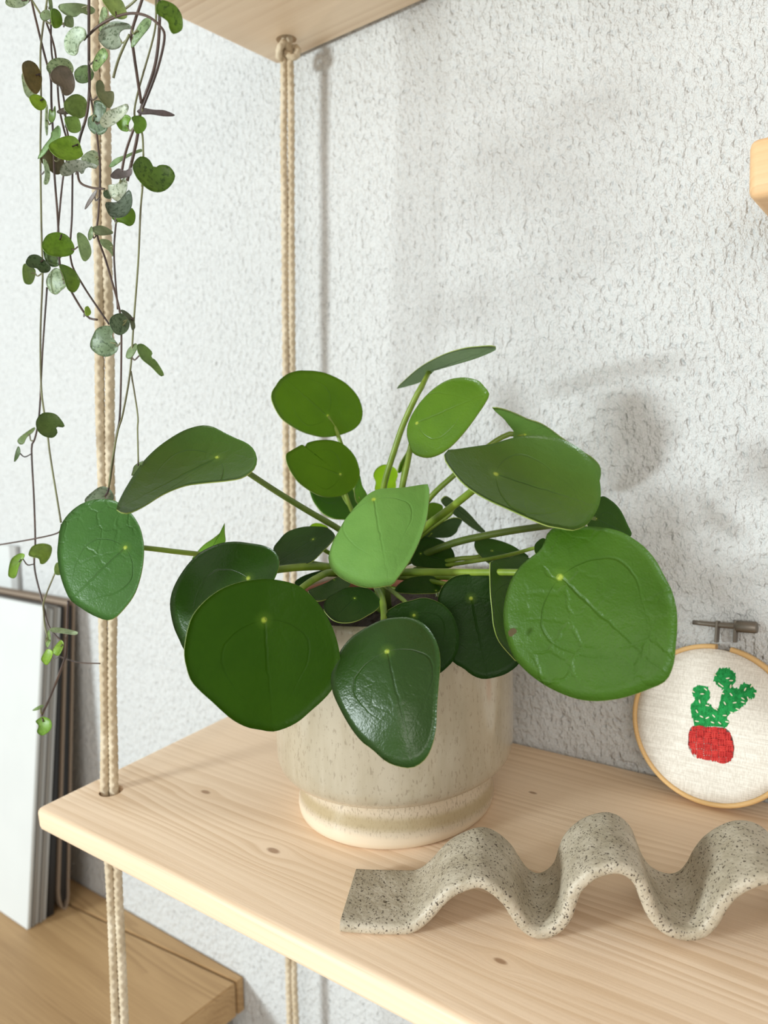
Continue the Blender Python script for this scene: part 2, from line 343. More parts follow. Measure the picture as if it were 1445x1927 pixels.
# ------------------------------------------------------------------ the hanging shelves
def rot_x(bm, ang, z0):
    R = Matrix.Rotation(ang, 4, 'X')
    for v in bm.verts: v.co = R @ v.co + Vector((0, 0, z0))
GAP = 0.003
def shelf(x0, x1, depth, thick, tilt, ztop, mat, label, holes, edge=0.0045):
    bm = box_bm((x0, -depth, -thick), (x1, -GAP, 0), edge, 3)
    rot_x(bm, tilt, ztop)
    o = from_bm('hanging_shelf', bm, mat, origin=(0, 0, ztop))
    cut(o, [cyl_cutter((hx, hy, ztop + 0.06 + hy * math.tan(tilt)), (hx2, hy, ztop - 0.09 + hy * math.tan(tilt)), 0.0098) for hx, hx2, hy in holes])
    auto_smooth(o, 50); tag(o, label, 'shelf'); return o
FY, RY = -0.242, -0.035
def fx(z): return np.interp(z, [-0.22, -0.094, -0.015, 0.157, 0.558, 0.68], [0.0258, 0.0290, 0.0292, 0.0436, 0.0709, 0.079])
def rx(z): return np.interp(z, [-0.32, 0.233, 0.628, 0.68], [0.0267, 0.0502, 0.0654, 0.0672])
lower = shelf(0.0, 0.78, 0.2915, 0.0195, TILT, 0.0, M_SHELF, 'lower pine hanging shelf with rounded edges, carrying the potted plant', [(fx(0.04), fx(-0.1), FY), (rx(0.06), rx(-0.09), RY)])
UT = math.radians(2.6); UZ = 0.6512 + 0.0195
upper = shelf(0.022, 0.80, 0.29, 0.0195, UT, UZ, M_SHELF2, 'upper pine hanging shelf seen from below, at the top edge of the photo', [(fx(0.7), fx(0.6), FY), (rx(0.7), rx(0.6), RY)])
# ropes: each is two plaited cords through the holes, with a knot under the upper shelf
def braid(th, s):
    k = 2 * math.pi / 0.0125
    a = np.abs(np.sin(1.5 * th + k * s * 0.75)); b = np.abs(np.sin(1.5 * th - k * s * 0.75))
    return 0.74 + 0.38 * np.maximum(a, b) ** 2
def rope(label, yy, fn, z0, z1, r, seed):
    root = empty('shelf_rope', (fn(z0), yy, z0), label, 'rope', None)
    side = np.array([0.79, 0.61, 0]) * r * 1.02
    zz = np.arange(z0, z1, 0.00085)
    for sg in (-1, 1):
        P = np.stack([fn(zz), np.full_like(zz, yy), zz], 1) + sg * side[None]
        P[:, 0] += 0.0004 * np.sin(zz * 40 + seed + sg); P[:, 1] += 0.0004 * np.cos(zz * 33 + sg)
        k = np.clip((zz - (KZ(yy) - 0.012)) / 0.006, 0, 1)[:, None]; P = P - sg * side * 0.3 * k
        tube('cord', P, r, M_ROPE, root, 12, braid)
    return root
def KZ(y): return UZ - 0.0195 + y * math.tan(UT)
def knot(root, yy, fn, r):
    z = KZ(yy) - 0.0125; c = np.array([fn(z), yy, z]); P = []
    for a in np.linspace(0, 2 * math.pi, 160):
        P.append(c + 0.0043 * np.array([math.sin(a) + 1.5 * math.sin(2 * a), 0.9 * (math.cos(a) - 1.5 * math.cos(2 * a)), -1.3 * math.sin(3 * a)]))
    tube('knot', P, r * 0.95, M_ROPE, root, 10, braid)
r1 = rope('twin cream plaited cords through the front left corner of the lower shelf', FY, fx, -0.62, UZ + 0.0, 0.0035, 0.3); knot(r1, FY, fx, 0.0035)
r2 = rope('twin beige plaited cords hanging near the wall, behind the plant', RY, rx, -0.62, UZ + 0.0, 0.0033, 1.9); knot(r2, RY, rx, 0.0033)
# ------------------------------------------------------------------ ceramic planter
PC = np.array([0.2456, -0.131, shelf_z(-0.131) + 0.0004])
out = [(0.0690, 0.0), (0.0735, 0.0004), (0.0752, 0.0025), (0.0757, 0.006), (0.0750, 0.011), (0.0738, 0.018), (0.0731, 0.026), (0.0732, 0.0305), (0.0742, 0.0332), (0.0770, 0.0340), (0.0810, 0.0346), (0.0850, 0.0362), (0.0882, 0.0395), (0.0901, 0.0440), (0.0907, 0.0500), (0.0909, 0.058), (0.0910, 0.08), (0.0911, 0.11), (0.0912, 0.14), (0.0912, 0.157), (0.0906, 0.1605), (0.0888, 0.162), (0.0868, 0.1605), (0.0862, 0.157), (0.0860, 0.12), (0.0858, 0.06), (0.0800, 0.046), (0.0500, 0.042), (0.0001, 0.042)]
op = catmull([(a, b) for a, b in out], 110)
V, Fc = lathe_data(op, PC, 128, TT)
planter = mk('planter', V, Fc, M_GLAZE, None, PC); tag(planter, 'beige speckled glazed ceramic planter with a stepped foot, standing on the lower shelf', 'planter')
# ------------------------------------------------------------------ the round-leaved plant
plant = empty('potted_plant', PC + [0, 0, 0.05], 'round leaved green house plant growing out of the beige ceramic planter', 'plant')
V, Fc = lathe_data([(0.060, 0.0435), (0.0615, 0.0437), (0.079, 0.146), (0.0825, 0.147), (0.084, 0.150), (0.084, 0.156), (0.0825, 0.1585), (0.0805, 0.1585), (0.079, 0.156), (0.0775, 0.146)], PC, 72, TT)
mk('nursery_pot', V, Fc, M_TERRA, plant, label='reddish brown inner pot rim')
V = []; Fc = []; NS = 48; NR = 14
for i in range(NR + 1):
    for k in range(NS):
        a = 2 * math.pi * k / NS; r = 0.0785 * i / NR + 1e-5
        V.append(PC + [r * math.cos(a), r * math.sin(a), 0.1445 + r * math.sin(a) * TT + rng.normal(0, 0.0012) + 0.004 * (1 - i / NR)])
for i in range(NR):
    for k in range(NS): Fc.append([i * NS + k, i * NS + (k + 1) % NS, (i + 1) * NS + (k + 1) % NS, (i + 1) * NS + k])
mk('soil', V, Fc, M_SOIL, plant)
V = []; Fc = []
for i in range(260):                                            # tuft of moss at the right rim, short upright blades
    a = rng.uniform(-0.25, 1.5); r = rng.uniform(0.052, 0.079); p = PC + [r * math.cos(a), r * math.sin(a), 0.145 + r * math.sin(a) * TT]
    h = rng.uniform(0.008, 0.019); q = p + [rng.normal(0, 0.003), rng.normal(0, 0.003), h]; b = len(V); w = 0.0009
    V += [p + [w, 0, 0], p + [-w, w, 0], p + [0, -w, 0], q]; Fc += [[b, b + 1, b + 3], [b + 1, b + 2, b + 3], [b + 2, b, b + 3]]
tag(mk('moss', V, Fc, M_MOSS, plant, label='olive green moss at the rim'), kind='stuff')
CR = {'A': (100, 780, .27682), 'B': (300, 960, .24913), 'C': (580, 900, .19377), 'D': (820, 920, .1972), 'E': (500, 680, .17993), 'F': (480, 630, .34602), 'G': (800, 630, .34602), 'H': (780, 960, .34602), 'P': (0, 0, 1)}
def px(cr, pts):
    x, y, s = CR[cr]; return np.array([(x + a * s, y + b * s) for a, b in pts], float)
def leaf_sheet(O, pet, z0, rec, tilt, cup, fold, tip, ripple, th, polar=True, R=11):
    """grow a leaf blade: its plane leans away along rec by tilt; cup and fold bend it; th is its thickness"""
    rec = np.array(rec, float); rec /= np.linalg.norm(rec); tl = math.radians(tilt)
    vc = np.array([(pet[0] - CX) / F, (pet[1] - CY) / F, 1.]); vc /= np.linalg.norm(vc)
    d3 = np.array([rec[0], rec[1], 0.]); d3 -= vc * np.dot(d3, vc); d3 /= np.linalg.norm(d3)
    n = d3 * math.sin(tl) - vc * math.cos(tl)
    P0 = np.array([(pet[0] - CX) / F, (pet[1] - CY) / F, 1.]) * z0
    tp = np.array([(tip[0] - CX) / F, (tip[1] - CY) / F, 1.]); tp = tp * (np.dot(n, P0) / np.dot(n, tp)) - P0
    e1 = tp / np.linalg.norm(tp); e2 = np.cross(n, e1)
    def place(p):
        r = np.array([(p[0] - CX) / F, (p[1] - CY) / F, 1.]); return r * (np.dot(n, P0) / np.dot(n, r)), r
    size = np.mean([np.linalg.norm(place(p)[0] - P0) for p in O])
    if polar:
        N = len(O); pts = [pet] + [pet + (o - pet) * ((j + 1) / R) for j in range(R) for o in O]; ts = [0.] + [(j + 1) / R for j in range(R) for _ in O]
        tri = [[0, 1 + k, 1 + (k + 1) % N] for k in range(N)] + [[1 + j * N + k, 1 + (j + 1) * N + k, 1 + (j + 1) * N + (k + 1) % N, 1 + j * N + (k + 1) % N] for j in range(R - 1) for k in range(N)]
        edge = [1 + (R - 1) * N + k for k in range(N)]
    else:
        N = len(O); st = math.sqrt(abs(geometry_area(O)) / 60); lo_, hi = O.min(0), O.max(0); inn = []
        for a, x in enumerate(np.arange(lo_[0], hi[0], st)):
            for y in np.arange(lo_[1] + (st / 2 if a % 2 else 0), hi[1], st):
                if np.min(np.hypot(O[:, 0] - x, O[:, 1] - y)) > st * 0.55 and inside(O, x, y): inn.append((x, y))
        allp = [Vector(p) for p in O] + [Vector(p) for p in inn]
        vv, _, tri, ov, _, _ = geometry.delaunay_2d_cdt(allp, [], [list(range(N))], 1, 1e-5)
        pts = [np.array(v) for v in vv]; tri = [list(t) for t in tri]; ts = [0.5] * len(pts)
        key = {ov[i][0]: i for i in range(len(pts)) if ov[i]}; edge = [key[k] for k in range(N)]
    top = []; uv = []
    for p, t in zip(pts, ts):
        P, r = place(np.array(p)); q = P - P0; a, b = np.dot(q, e1) / size, np.dot(q, e2) / size
        uv.append((b, a)); rr = math.hypot(a, b)
        dz = -cup * size * min(rr, 1.8) ** 2 * 0.5 - fold * size * (math.sqrt(b * b + 0.004) - 0.063)
        if ripple: dz += ripple * size * t ** 3 * math.sin(5 * math.atan2(b, a) + pet[0])
        top.append(P + r * dz)
    top = np.array(top)
    under = top - n * th
    Vt = np.concatenate([top, under]) @ RM + CAM
    k = len(top); faces = []; mi = []
    s = 1
    a, b, c = Vt[tri[0][0]], Vt[tri[0][1]], Vt[tri[0][2]]
    if np.dot(np.cross(b - a, c - a), RM.T @ n) < 0: s = -1
    for f in tri: faces.append(f[::s]); mi.append(0)
    for f in tri: faces.append([i + k for i in f[::-s]]); mi.append(1)
    for i in range(len(edge)):
        e0, e1_ = edge[i], edge[(i + 1) % len(edge)]; faces.append([e0, e0 + k, e1_ + k, e1_]); mi.append(2)
    return Vt, faces, mi, np.array(uv + uv), (P0 + (-n) * th) @ RM + CAM, size
def geometry_area(O): return 0.5 * np.sum(O[:, 0] * np.roll(O[:, 1], -1) - O[:, 1] * np.roll(O[:, 0], -1))
def inside(O, x, y):
    c = False; j = len(O) - 1
    for i in range(len(O)):
        if (O[i][1] > y) != (O[j][1] > y) and x < (O[j][0] - O[i][0]) * (y - O[i][1]) / (O[j][1] - O[i][1]) + O[i][0]: c = not c
        j = i
    return c
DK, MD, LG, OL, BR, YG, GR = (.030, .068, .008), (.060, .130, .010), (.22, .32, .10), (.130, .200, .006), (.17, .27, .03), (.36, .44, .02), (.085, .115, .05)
LEAVES = {}
def leaf(key, cr, pts, pet, z, rec, tilt, col, tip=None, cup=0.0, fold=0.0, ripple=0.012, mats=None, label=None, n=64):
    O = catmull(px(cr, pts), n, True); pt = px(cr, [pet])[0]
    if tip is None:
        dd = np.linalg.norm(O - pt, axis=1); tp = O[np.argmax(dd)]
    else: tp = px(cr, [tip])[0]
    Vt, Fc, mi, uv, att, size = leaf_sheet(O, pt, z, rec, tilt, cup, fold, tp, ripple, 0.0009)
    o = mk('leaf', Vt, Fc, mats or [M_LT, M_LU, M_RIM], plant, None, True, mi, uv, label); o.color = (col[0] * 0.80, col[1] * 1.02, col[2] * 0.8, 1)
    LEAVES[key] = (o, att); return o
SW = [M_LU, M_LT, M_RIM]                                           # seen from its underside
leaf('1', 'A', [(320,575),(400,580),(445,600),(500,640),(545,690),(585,760),(605,830),(615,910),(605,1040),(575,1160),(540,1240),(480,1320),(420,1380),(365,1398),(310,1382),(250,1355),(180,1310),(120,1265),(80,1190),(45,1080),(28,960),(32,880),(50,760),(100,680),(170,620),(240,588)], (490,905), .462, (-.8,-.6), 33, (.085,.165,.045), tip=(170,1210), cup=-.25, mats=[M_LV, M_LU, M_RIM], label='broad mid green leaf hanging at the far left')
leaf('2', 'A', [(1020,73),(1090,85),(1160,120),(1230,155),(1300,185),(1350,220),(1378,265),(1385,310),(1370,360),(1330,400),(1270,432),(1180,448),(1080,458),(980,468),(900,480),(800,515),(720,555),(650,600),(580,640),(510,668),(460,664),(430,645),(435,615),(470,540),(510,470),(560,390),(620,310),(690,240),(760,185),(850,128),(930,92)], (1115,290), .475, (-.25,-.97), 54, (.08,.135,.018), tip=(440,645), cup=.55, ripple=0, mats=[M_LGLOSS, M_LU, M_RIM], label='cupped leaf tilted edge on, greyish below and green above')
leaf('3', 'G', [(125,625),(165,622),(280,605),(370,592),(440,570),(540,548),(620,546),(700,556),(770,578),(850,625),(900,680),(940,755),(955,850),(948,920),(920,980),(880,1030),(830,1055),(795,1060),(730,1048),(660,1035),(560,995),(450,945),(360,905),(270,855),(200,800),(150,740),(115,690),(103,655)], (385,757), .455, (.43,-.9), 50, (.09,.145,.020), tip=(940,930), cup=.55, ripple=0, mats=[M_LGLOSS, M_LU, M_RIM], label='large cupped leaf at the upper right, greyish along its lower half')
leaf('4', 'H', [(720,130),(760,95),(830,90),(900,88),(980,90),(1060,100),(1130,120),(1190,155),(1250,200),(1310,270),(1360,360),(1400,440),(1425,540),(1428,640),(1420,740),(1410,830),(1380,910),(1340,945),(1280,970),(1200,1000),(1110,1025),(1000,1038),(910,1032),(830,1010),(740,970),(660,920),(590,860),(540,800),(510,730),(490,660),(482,580),(490,490),(520,390),(570,310),(620,265),(680,220),(705,175)], (790,365), .425, (-.6,-.8), 20, (.082,.150,.014), tip=(1385,905), cup=-.2, ripple=.02, n=80, mats=[M_LV, M_LU, M_RIM], label='largest leaf, glossy green, at the right beside the embroidery hoop')
leaf('5', 'B', [(750,522),(830,520),(910,530),(990,548),(1060,575),(1130,630),(1190,690),(1240,760),(1280,830),(1320,920),(1350,1020),(1365,1110),(1360,1190),(1335,1290),(1290,1375),(1220,1450),(1140,1520),(1060,1590),(970,1640),(860,1673),(760,1660),(660,1640),(560,1590),(480,1525),(400,1450),(310,1370),(240,1290),(205,1190),(187,1090),(195,1000),(215,900),(250,800),(320,710),(400,640),(480,590),(570,555),(650,535)], (790,830), .435, (.95,.2), 18, (.048,.108,.001), tip=(860,1673), cup=-.12, fold=.22, n=80, label='large saturated green round leaf in front at the lower left')
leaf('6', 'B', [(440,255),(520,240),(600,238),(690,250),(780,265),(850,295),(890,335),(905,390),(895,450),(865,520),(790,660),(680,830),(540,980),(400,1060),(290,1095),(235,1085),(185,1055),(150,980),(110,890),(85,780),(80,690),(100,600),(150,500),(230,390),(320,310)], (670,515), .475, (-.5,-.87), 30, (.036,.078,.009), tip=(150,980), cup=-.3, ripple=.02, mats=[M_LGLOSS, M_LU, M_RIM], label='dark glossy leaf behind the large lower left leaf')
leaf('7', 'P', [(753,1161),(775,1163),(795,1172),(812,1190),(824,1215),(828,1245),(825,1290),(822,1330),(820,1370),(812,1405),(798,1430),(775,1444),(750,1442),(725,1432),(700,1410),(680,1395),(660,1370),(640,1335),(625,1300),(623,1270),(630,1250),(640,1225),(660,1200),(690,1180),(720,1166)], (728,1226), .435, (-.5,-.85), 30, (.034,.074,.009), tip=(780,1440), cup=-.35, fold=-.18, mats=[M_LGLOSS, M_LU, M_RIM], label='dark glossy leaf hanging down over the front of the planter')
leaf('8', 'C', [(1160,57),(1172,90),(1175,150),(1165,270),(1150,380),(1110,520),(1060,650),(990,790),(930,880),(870,960),(815,1030),(740,1045),(650,1058),(540,1055),(450,1030),(350,985),(270,930),(220,870),(195,790),(205,720),(240,610),(290,520),(350,410),(410,330),(480,250),(550,180),(620,130),(700,102),(800,95),(900,92),(1000,78),(1100,62)], (635,205), .50, (-.4,-.9), 40, LG, tip=(790,1035), cup=-.25, fold=-.12, label='pale green leaf draped over the middle of the plant')
leaf('9', 'E', [(330,98),(420,95),(520,100),(620,120),(720,160),(820,215),(900,285),(960,360),(1000,450),(1015,540),(1000,620),(960,680),(910,720),(840,750),(760,775),(680,788),(600,792),(520,778),(420,750),(330,710),(240,655),(170,600),(120,530),(80,450),(60,380),(70,310),(110,250),(150,190),(230,130)], (650,570), .585, (.85,-.5), 38, OL, tip=(200,180), label='olive oval leaf standing highest at the left')
leaf('10', 'E', [(540,825),(640,820),(720,830),(800,860),(870,915),(930,990),(965,1070),(985,1170),(970,1240),(940,1300),(890,1350),(830,1390),(760,1412),(660,1420),(580,1410),(500,1375),(420,1325),(340,1260),(280,1180),(235,1095),(213,1020),(218,965),(260,935),(320,900),(380,870),(397,884),(418,886),(430,856),(470,840)], (780,1180), .565, (.85,-.5), 28, OL, tip=(215,985), ripple=0, n=120, label='olive leaf with a nick in its top edge, below the highest left leaf')
leaf('11', 'E', [(460,1300),(480,1420),(530,1510),(600,1590),(700,1640),(800,1650),(870,1650),(940,1580),(1010,1480),(1010,1350),(900,1260),(700,1240),(560,1250)], (800,1400), .60, (.2,-1), 45, MD, label='dark leaf half hidden behind the nicked leaf')
leaf('11b', 'E', [(985,1195),(1010,1300),(1050,1370),(1060,1410),(1020,1455),(960,1480),(930,1360),(955,1250)], (975,1420), .575, (.9,-.2), 50, BR)
leaf('12', 'F', [(770,293),(800,260),(880,190),(960,140),(1050,100),(1140,75),(1220,66),(1280,63),(1312,72),(1300,88),(1240,115),(1170,140),(1110,155),(1050,165),(990,185),(955,215),(930,238),(890,262),(830,280)], (945,205), .557, (-.35,.94), 56, (.15,.165,.10), tip=(1300,75), cup=.1, ripple=0, mats=SW, label='grey green leaf at the very top seen almost edge on')
leaf('13', 'F', [(1120,232),(1170,236),(1215,250),(1245,280),(1272,320),(1250,370),(1210,430),(1160,500),(1110,560),(1060,610),(1000,650),(940,668),(890,660),(855,640),(838,600),(825,540),(830,490),(850,440),(880,390),(920,340),(980,285),(1050,245)], (880,480), .535, (-.7,-.7), 35, (.14,.215,.014), tip=(1265,315), cup=-.15, fold=-.05, mats=[M_LGLOSS, M_LU, M_RIM], label='bright fresh green leaf at the upper middle')
leaf('14', 'G', [(365,398),(420,405),(490,430),(560,462),(620,480),(680,515),(740,560),(800,600),(860,640),(920,680),(955,730),(945,800),(890,845),(790,850),(670,800),(570,720),(505,640),(482,590),(478,555),(480,520),(460,500),(430,460),(390,425)], (540,545), .542, (0.0,1.0), 50, (.14,.21,.05), tip=(950,780), ripple=0, mats=SW, label='light green leaf edge behind the large upper right leaf')
leaf('15', 'G', [(955,880),(1010,900),(1060,950),(1100,1030),(1122,1090),(1060,1110),(980,1090),(890,1050),(880,950)], (930,1000), .52, (.5,-.85), 35, (.04,.08,.014), label='dark leaf behind the right hand leaves')
leaf('16', 'D', [(90,75),(130,85),(200,140),(280,200),(350,270),(410,340),(475,410),(420,415),(340,370),(260,310),(190,260),(130,210),(70,150),(52,110)], (180,180), .56, (.6,.8), 50, GR, ripple=0, mats=SW, label='small greyish leaf seen edge on in the middle right')
leaf('17', 'F', [(950,915),(1000,918),(1022,940),(1000,990),(940,1020),(930,960)], (960,990), .58, (.3,-.9), 40, OL)
leaf('18', 'F', [(910,1095),(960,1060),(1020,1020),(1080,997),(1125,1010),(1105,1050),(1095,1075),(1060,1100),(1010,1105),(940,1102)], (960,1080), .57, (.3,.9), 45, GR, cup=.3, mats=SW)
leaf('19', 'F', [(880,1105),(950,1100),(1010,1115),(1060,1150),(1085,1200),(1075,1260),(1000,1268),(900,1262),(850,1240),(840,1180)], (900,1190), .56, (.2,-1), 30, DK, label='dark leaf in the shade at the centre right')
leaf('20', 'D', [(375,495),(420,478),(500,472),(580,485),(660,510),(740,545),(810,590),(860,620),(885,650),(840,690),(700,710),(600,712),(520,712),(460,670),(410,620),(370,550)], (540,590), .555, (.2,-1), 45, (.05,.10,.014), cup=.4)
leaf('21', 'D', [(520,740),(528,692),(600,675),(680,670),(740,645),(800,640),(880,650),(950,760),(980,1000),(940,1300),(860,1560),(790,1650),(720,1590),(640,1500),(590,1420),(555,1300),(540,1150),(525,1000),(520,860)], (740,900), .468, (.95,-.3), 42, (.06,.10,.02), ripple=0, cup=-.2, label='olive leaf mostly hidden behind the largest leaf')
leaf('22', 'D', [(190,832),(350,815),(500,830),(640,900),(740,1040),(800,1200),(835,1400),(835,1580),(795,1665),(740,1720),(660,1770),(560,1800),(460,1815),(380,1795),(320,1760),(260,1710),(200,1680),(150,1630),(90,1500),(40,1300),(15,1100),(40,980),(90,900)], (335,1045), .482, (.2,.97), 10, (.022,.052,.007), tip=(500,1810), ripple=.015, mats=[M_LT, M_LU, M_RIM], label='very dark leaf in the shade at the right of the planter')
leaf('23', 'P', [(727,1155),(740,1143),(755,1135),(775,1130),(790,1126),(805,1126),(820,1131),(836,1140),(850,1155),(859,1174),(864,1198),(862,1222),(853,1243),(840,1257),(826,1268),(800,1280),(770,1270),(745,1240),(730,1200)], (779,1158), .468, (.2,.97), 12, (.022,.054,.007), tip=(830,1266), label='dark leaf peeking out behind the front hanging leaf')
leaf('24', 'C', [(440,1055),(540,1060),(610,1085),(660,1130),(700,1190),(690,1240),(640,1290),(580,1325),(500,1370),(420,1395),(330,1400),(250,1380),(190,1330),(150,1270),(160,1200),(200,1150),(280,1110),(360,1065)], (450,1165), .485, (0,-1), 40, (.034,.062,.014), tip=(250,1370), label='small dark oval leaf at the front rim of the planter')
leaf('25', 'C', [(0,1090),(80,1060),(180,1010),(270,965),(350,960),(410,1030),(350,1070),(260,1120),(180,1170),(90,1190),(40,1150)], (250,985), .515, (.3,-.95), 50, GR, label='grey green leaf under the pale middle leaf')
leaf('26', 'B', [(860,290),(900,230),(950,175),(1010,145),(1090,125),(1180,122),(1260,130),(1310,165),(1325,200),(1290,250),(1230,310),(1170,370),(1115,403),(1040,410),(960,412),(905,430),(875,380)], (1160,220), .535, (-.4,-.9), 48, (.045,.078,.022), tip=(880,400), cup=.3, label='dark grey green leaf left of the pale middle leaf')
leaf('27', 'B', [(1130,130),(1150,108),(1180,97),(1230,105),(1275,135),(1220,150),(1160,145)], (1220,135), .56, (0,-1), 45, YG)
leaf('28', 'B', [(490,100),(492,170),(495,250),(440,280),(340,340),(245,375),(290,310),(340,260),(400,220),(450,180),(475,150)], (400,285), .52, (-.4,.9), 40, BR, tip=(490,105), ripple=0, mats=SW, label='light green leaf tip behind the dark glossy left leaf')
leaf('29', 'E', [(1250,1078),(1310,1090),(1365,1130),(1382,1190),(1362,1250),(1355,1330),(1250,1350),(1145,1345),(1150,1260),(1125,1190),(1150,1130),(1200,1090)], (1245,1330), .605, (.2,-.9), 35, YG, tip=(1270,1080), label='tiny yellow green young leaf in the centre')
leaf('30', 'F', [(838,620),(820,650),(790,700),(778,745),(790,750),(812,720),(838,660)], (815,690), .59, (.9,.3), 50, OL, ripple=0)
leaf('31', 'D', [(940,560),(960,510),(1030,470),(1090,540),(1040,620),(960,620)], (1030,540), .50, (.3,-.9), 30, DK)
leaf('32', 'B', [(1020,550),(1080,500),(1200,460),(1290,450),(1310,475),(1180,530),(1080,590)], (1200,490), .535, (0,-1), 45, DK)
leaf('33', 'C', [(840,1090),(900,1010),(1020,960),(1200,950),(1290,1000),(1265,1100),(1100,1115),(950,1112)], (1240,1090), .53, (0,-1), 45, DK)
def petiole(key, pts, w=11., mat=None, name='petiole', w2=None):
    par = LEAVES[key][0] if key else plant
    A = catmull(np.array(pts, float), 26)
    P = np.array([at(x, y, z) for x, y, z in A])
    if key: P[0] = LEAVES[key][1]; P[1] = (P[0] + P[2]) / 2
    rr = np.linspace(w, w2 or w * 1.12, len(A)) * A[:, 2] / F / 2; rr[:2] *= 0.85
    tube(name, P, rr, mat or M_PET, par, 10)
def blemish(key, cr, pts, z, mat):
    o = px(cr, pts); P = np.array([at(x, y, z) for x, y in o]); B = P + RM[2] * 0.0004; k = len(P)
    return mk('blemish', np.concatenate([P, B]), [list(range(k)), [k + i for i in range(k)][::-1]] + [[i, k + i, k + (i + 1) % k, (i + 1) % k] for i in range(k)], mat, LEAVES[key][0], None, False, None, None, 'brown damaged spot')
blemish('4', 'D', [(690,1365),(715,1335),(748,1328),(772,1345),(768,1375),(745,1388),(728,1408),(705,1410),(694,1392)], .419, M_BLEM)
petiole('1', [(235,1030,.465),(271,1031,.475),(330,1038,.49),(375,1043,.505),(450,1052,.53),(560,1062,.56),(690,1075,.58)], 10)
petiole('2', [(409,860,.478),(440,872,.482),(470,892,.487),(520,925,.50),(577,960,.52),(640,997,.54),(710,1045,.57)], 11, M_PETD)
petiole('9', [(617,783,.588),(630,806,.588),(640,830,.585),(656,880,.582),(672,933,.58),(690,985,.58),(712,1050,.58)], 8)
petiole('10', [(640,892,.568),(651,932,.568),(663,963,.57),(690,1020,.575),(716,1060,.58)], 8)
petiole('11', [(644,932,.60),(668,975,.59),(700,1040,.585)], 8)
petiole('12', [(807,701,.545),(800,718,.546),(787,738,.548),(760,796,.555),(743,845,.56),(722,917,.57),(714,1000,.585),(715,1060,.582)], 11)
petiole('13', [(784,796,.54),(772,845,.545),(765,880,.55),(757,917,.555),(742,1000,.57),(728,1065,.58)], 11)
petiole('14', [(987,818,.545),(968,814,.546),(928,833,.547),(857,892,.552),(809,937,.555),(775,990,.57),(735,1060,.58)], 10)
petiole('3', [(933,892,.46),(910,905,.472),(888,924,.485),(845,958,.51),(800,992,.54),(765,1025,.56),(730,1065,.58)], 14)
petiole('17', [(812,972,.58),(800,1000,.58),(735,1070,.58)], 7)
petiole('16', [(856,956,.562),(845,970,.563),(800,1003,.565),(735,1065,.58)], 7)
petiole('15', [(1120,976,.52),(1080,981,.523),(1039,988,.527),(950,1001,.54),(860,1020,.55),(790,1047,.565),(735,1070,.58)], 13, M_PETD)
petiole('4', [(1054,1086,.43),(1015,1080,.445),(965,1077,.458),(880,1077,.485),(760,1077,.53),(715,1085,.57)], 13)
petiole('20', [(927,1036,.556),(900,1048,.556),(855,1053,.557),(780,1072,.57)], 9)
petiole('6', [(467,1088,.48),(495,1078,.488),(522,1072,.495),(570,1067,.515),(620,1067,.535),(690,1078,.57)], 14)
petiole('5', [(497,1167,.44),(530,1140,.45),(566,1108,.47),(597,1087,.49),(630,1076,.52),(700,1085,.57)], 12)
petiole('7', [(728,1226,.44),(722,1190,.455),(722,1150,.475),(718,1125,.49),(707,1100,.515),(712,1085,.56)], 12)
petiole('23', [(779,1158,.47),(765,1135,.485),(745,1118,.51),(722,1100,.555)], 8)
petiole('33', [(820,1111,.532),(790,1112,.54),(735,1106,.56)], 6)
petiole('8', [(703,940,.505),(708,985,.53),(714,1040,.565),(715,1075,.58)], 9)
petiole('26', [(589,1015,.54),(610,1035,.55),(660,1060,.57),(705,1075,.58)], 8)
petiole('22', [(886,1126,.487),(860,1105,.51),(800,1092,.545),(735,1085,.575)], 9)
petiole('21', [(966,1097,.475),(900,1090,.51),(800,1085,.55),(735,1080,.58)], 9)
petiole('24', [(667,1126,.49),(690,1105,.53),(712,1092,.565)], 7)
petiole('25', [(628,1091,.517),(660,1085,.545),(705,1083,.575)], 8)
petiole('28', [(400,1031,.52),(500,1045,.545),(690,1075,.58)], 7)
for k, pts in {'11b': [(675,935,.577),(690,1000,.58),(712,1060,.58)], '18': [(812,1003,.572),(775,1035,.575),(735,1068,.58)], '19': [(791,1042,.562),(765,1055,.57),(733,1075,.58)], '27': [(604,993,.562),(650,1030,.57),(705,1070,.58)], '29': [(724,919,.605),(718,990,.595),(716,1060,.582)], '30': [(762,869,.59),(752,930,.585),(730,1060,.58)], '31': [(1023,1026,.502),(930,1050,.535),(740,1078,.58)], '32': [(599,1082,.537),(640,1082,.555),(705,1085,.58)]}.items(): petiole(k, pts, 7)
tube('main_stem', np.array([at(722, 1150, .585), at(720, 1110, .583), at(717, 1075, .58), at(716, 1040, .582), at(718, 1000, .585)]), [.0065, .006, .0055, .005, .003], M_PETD, plant, 12)
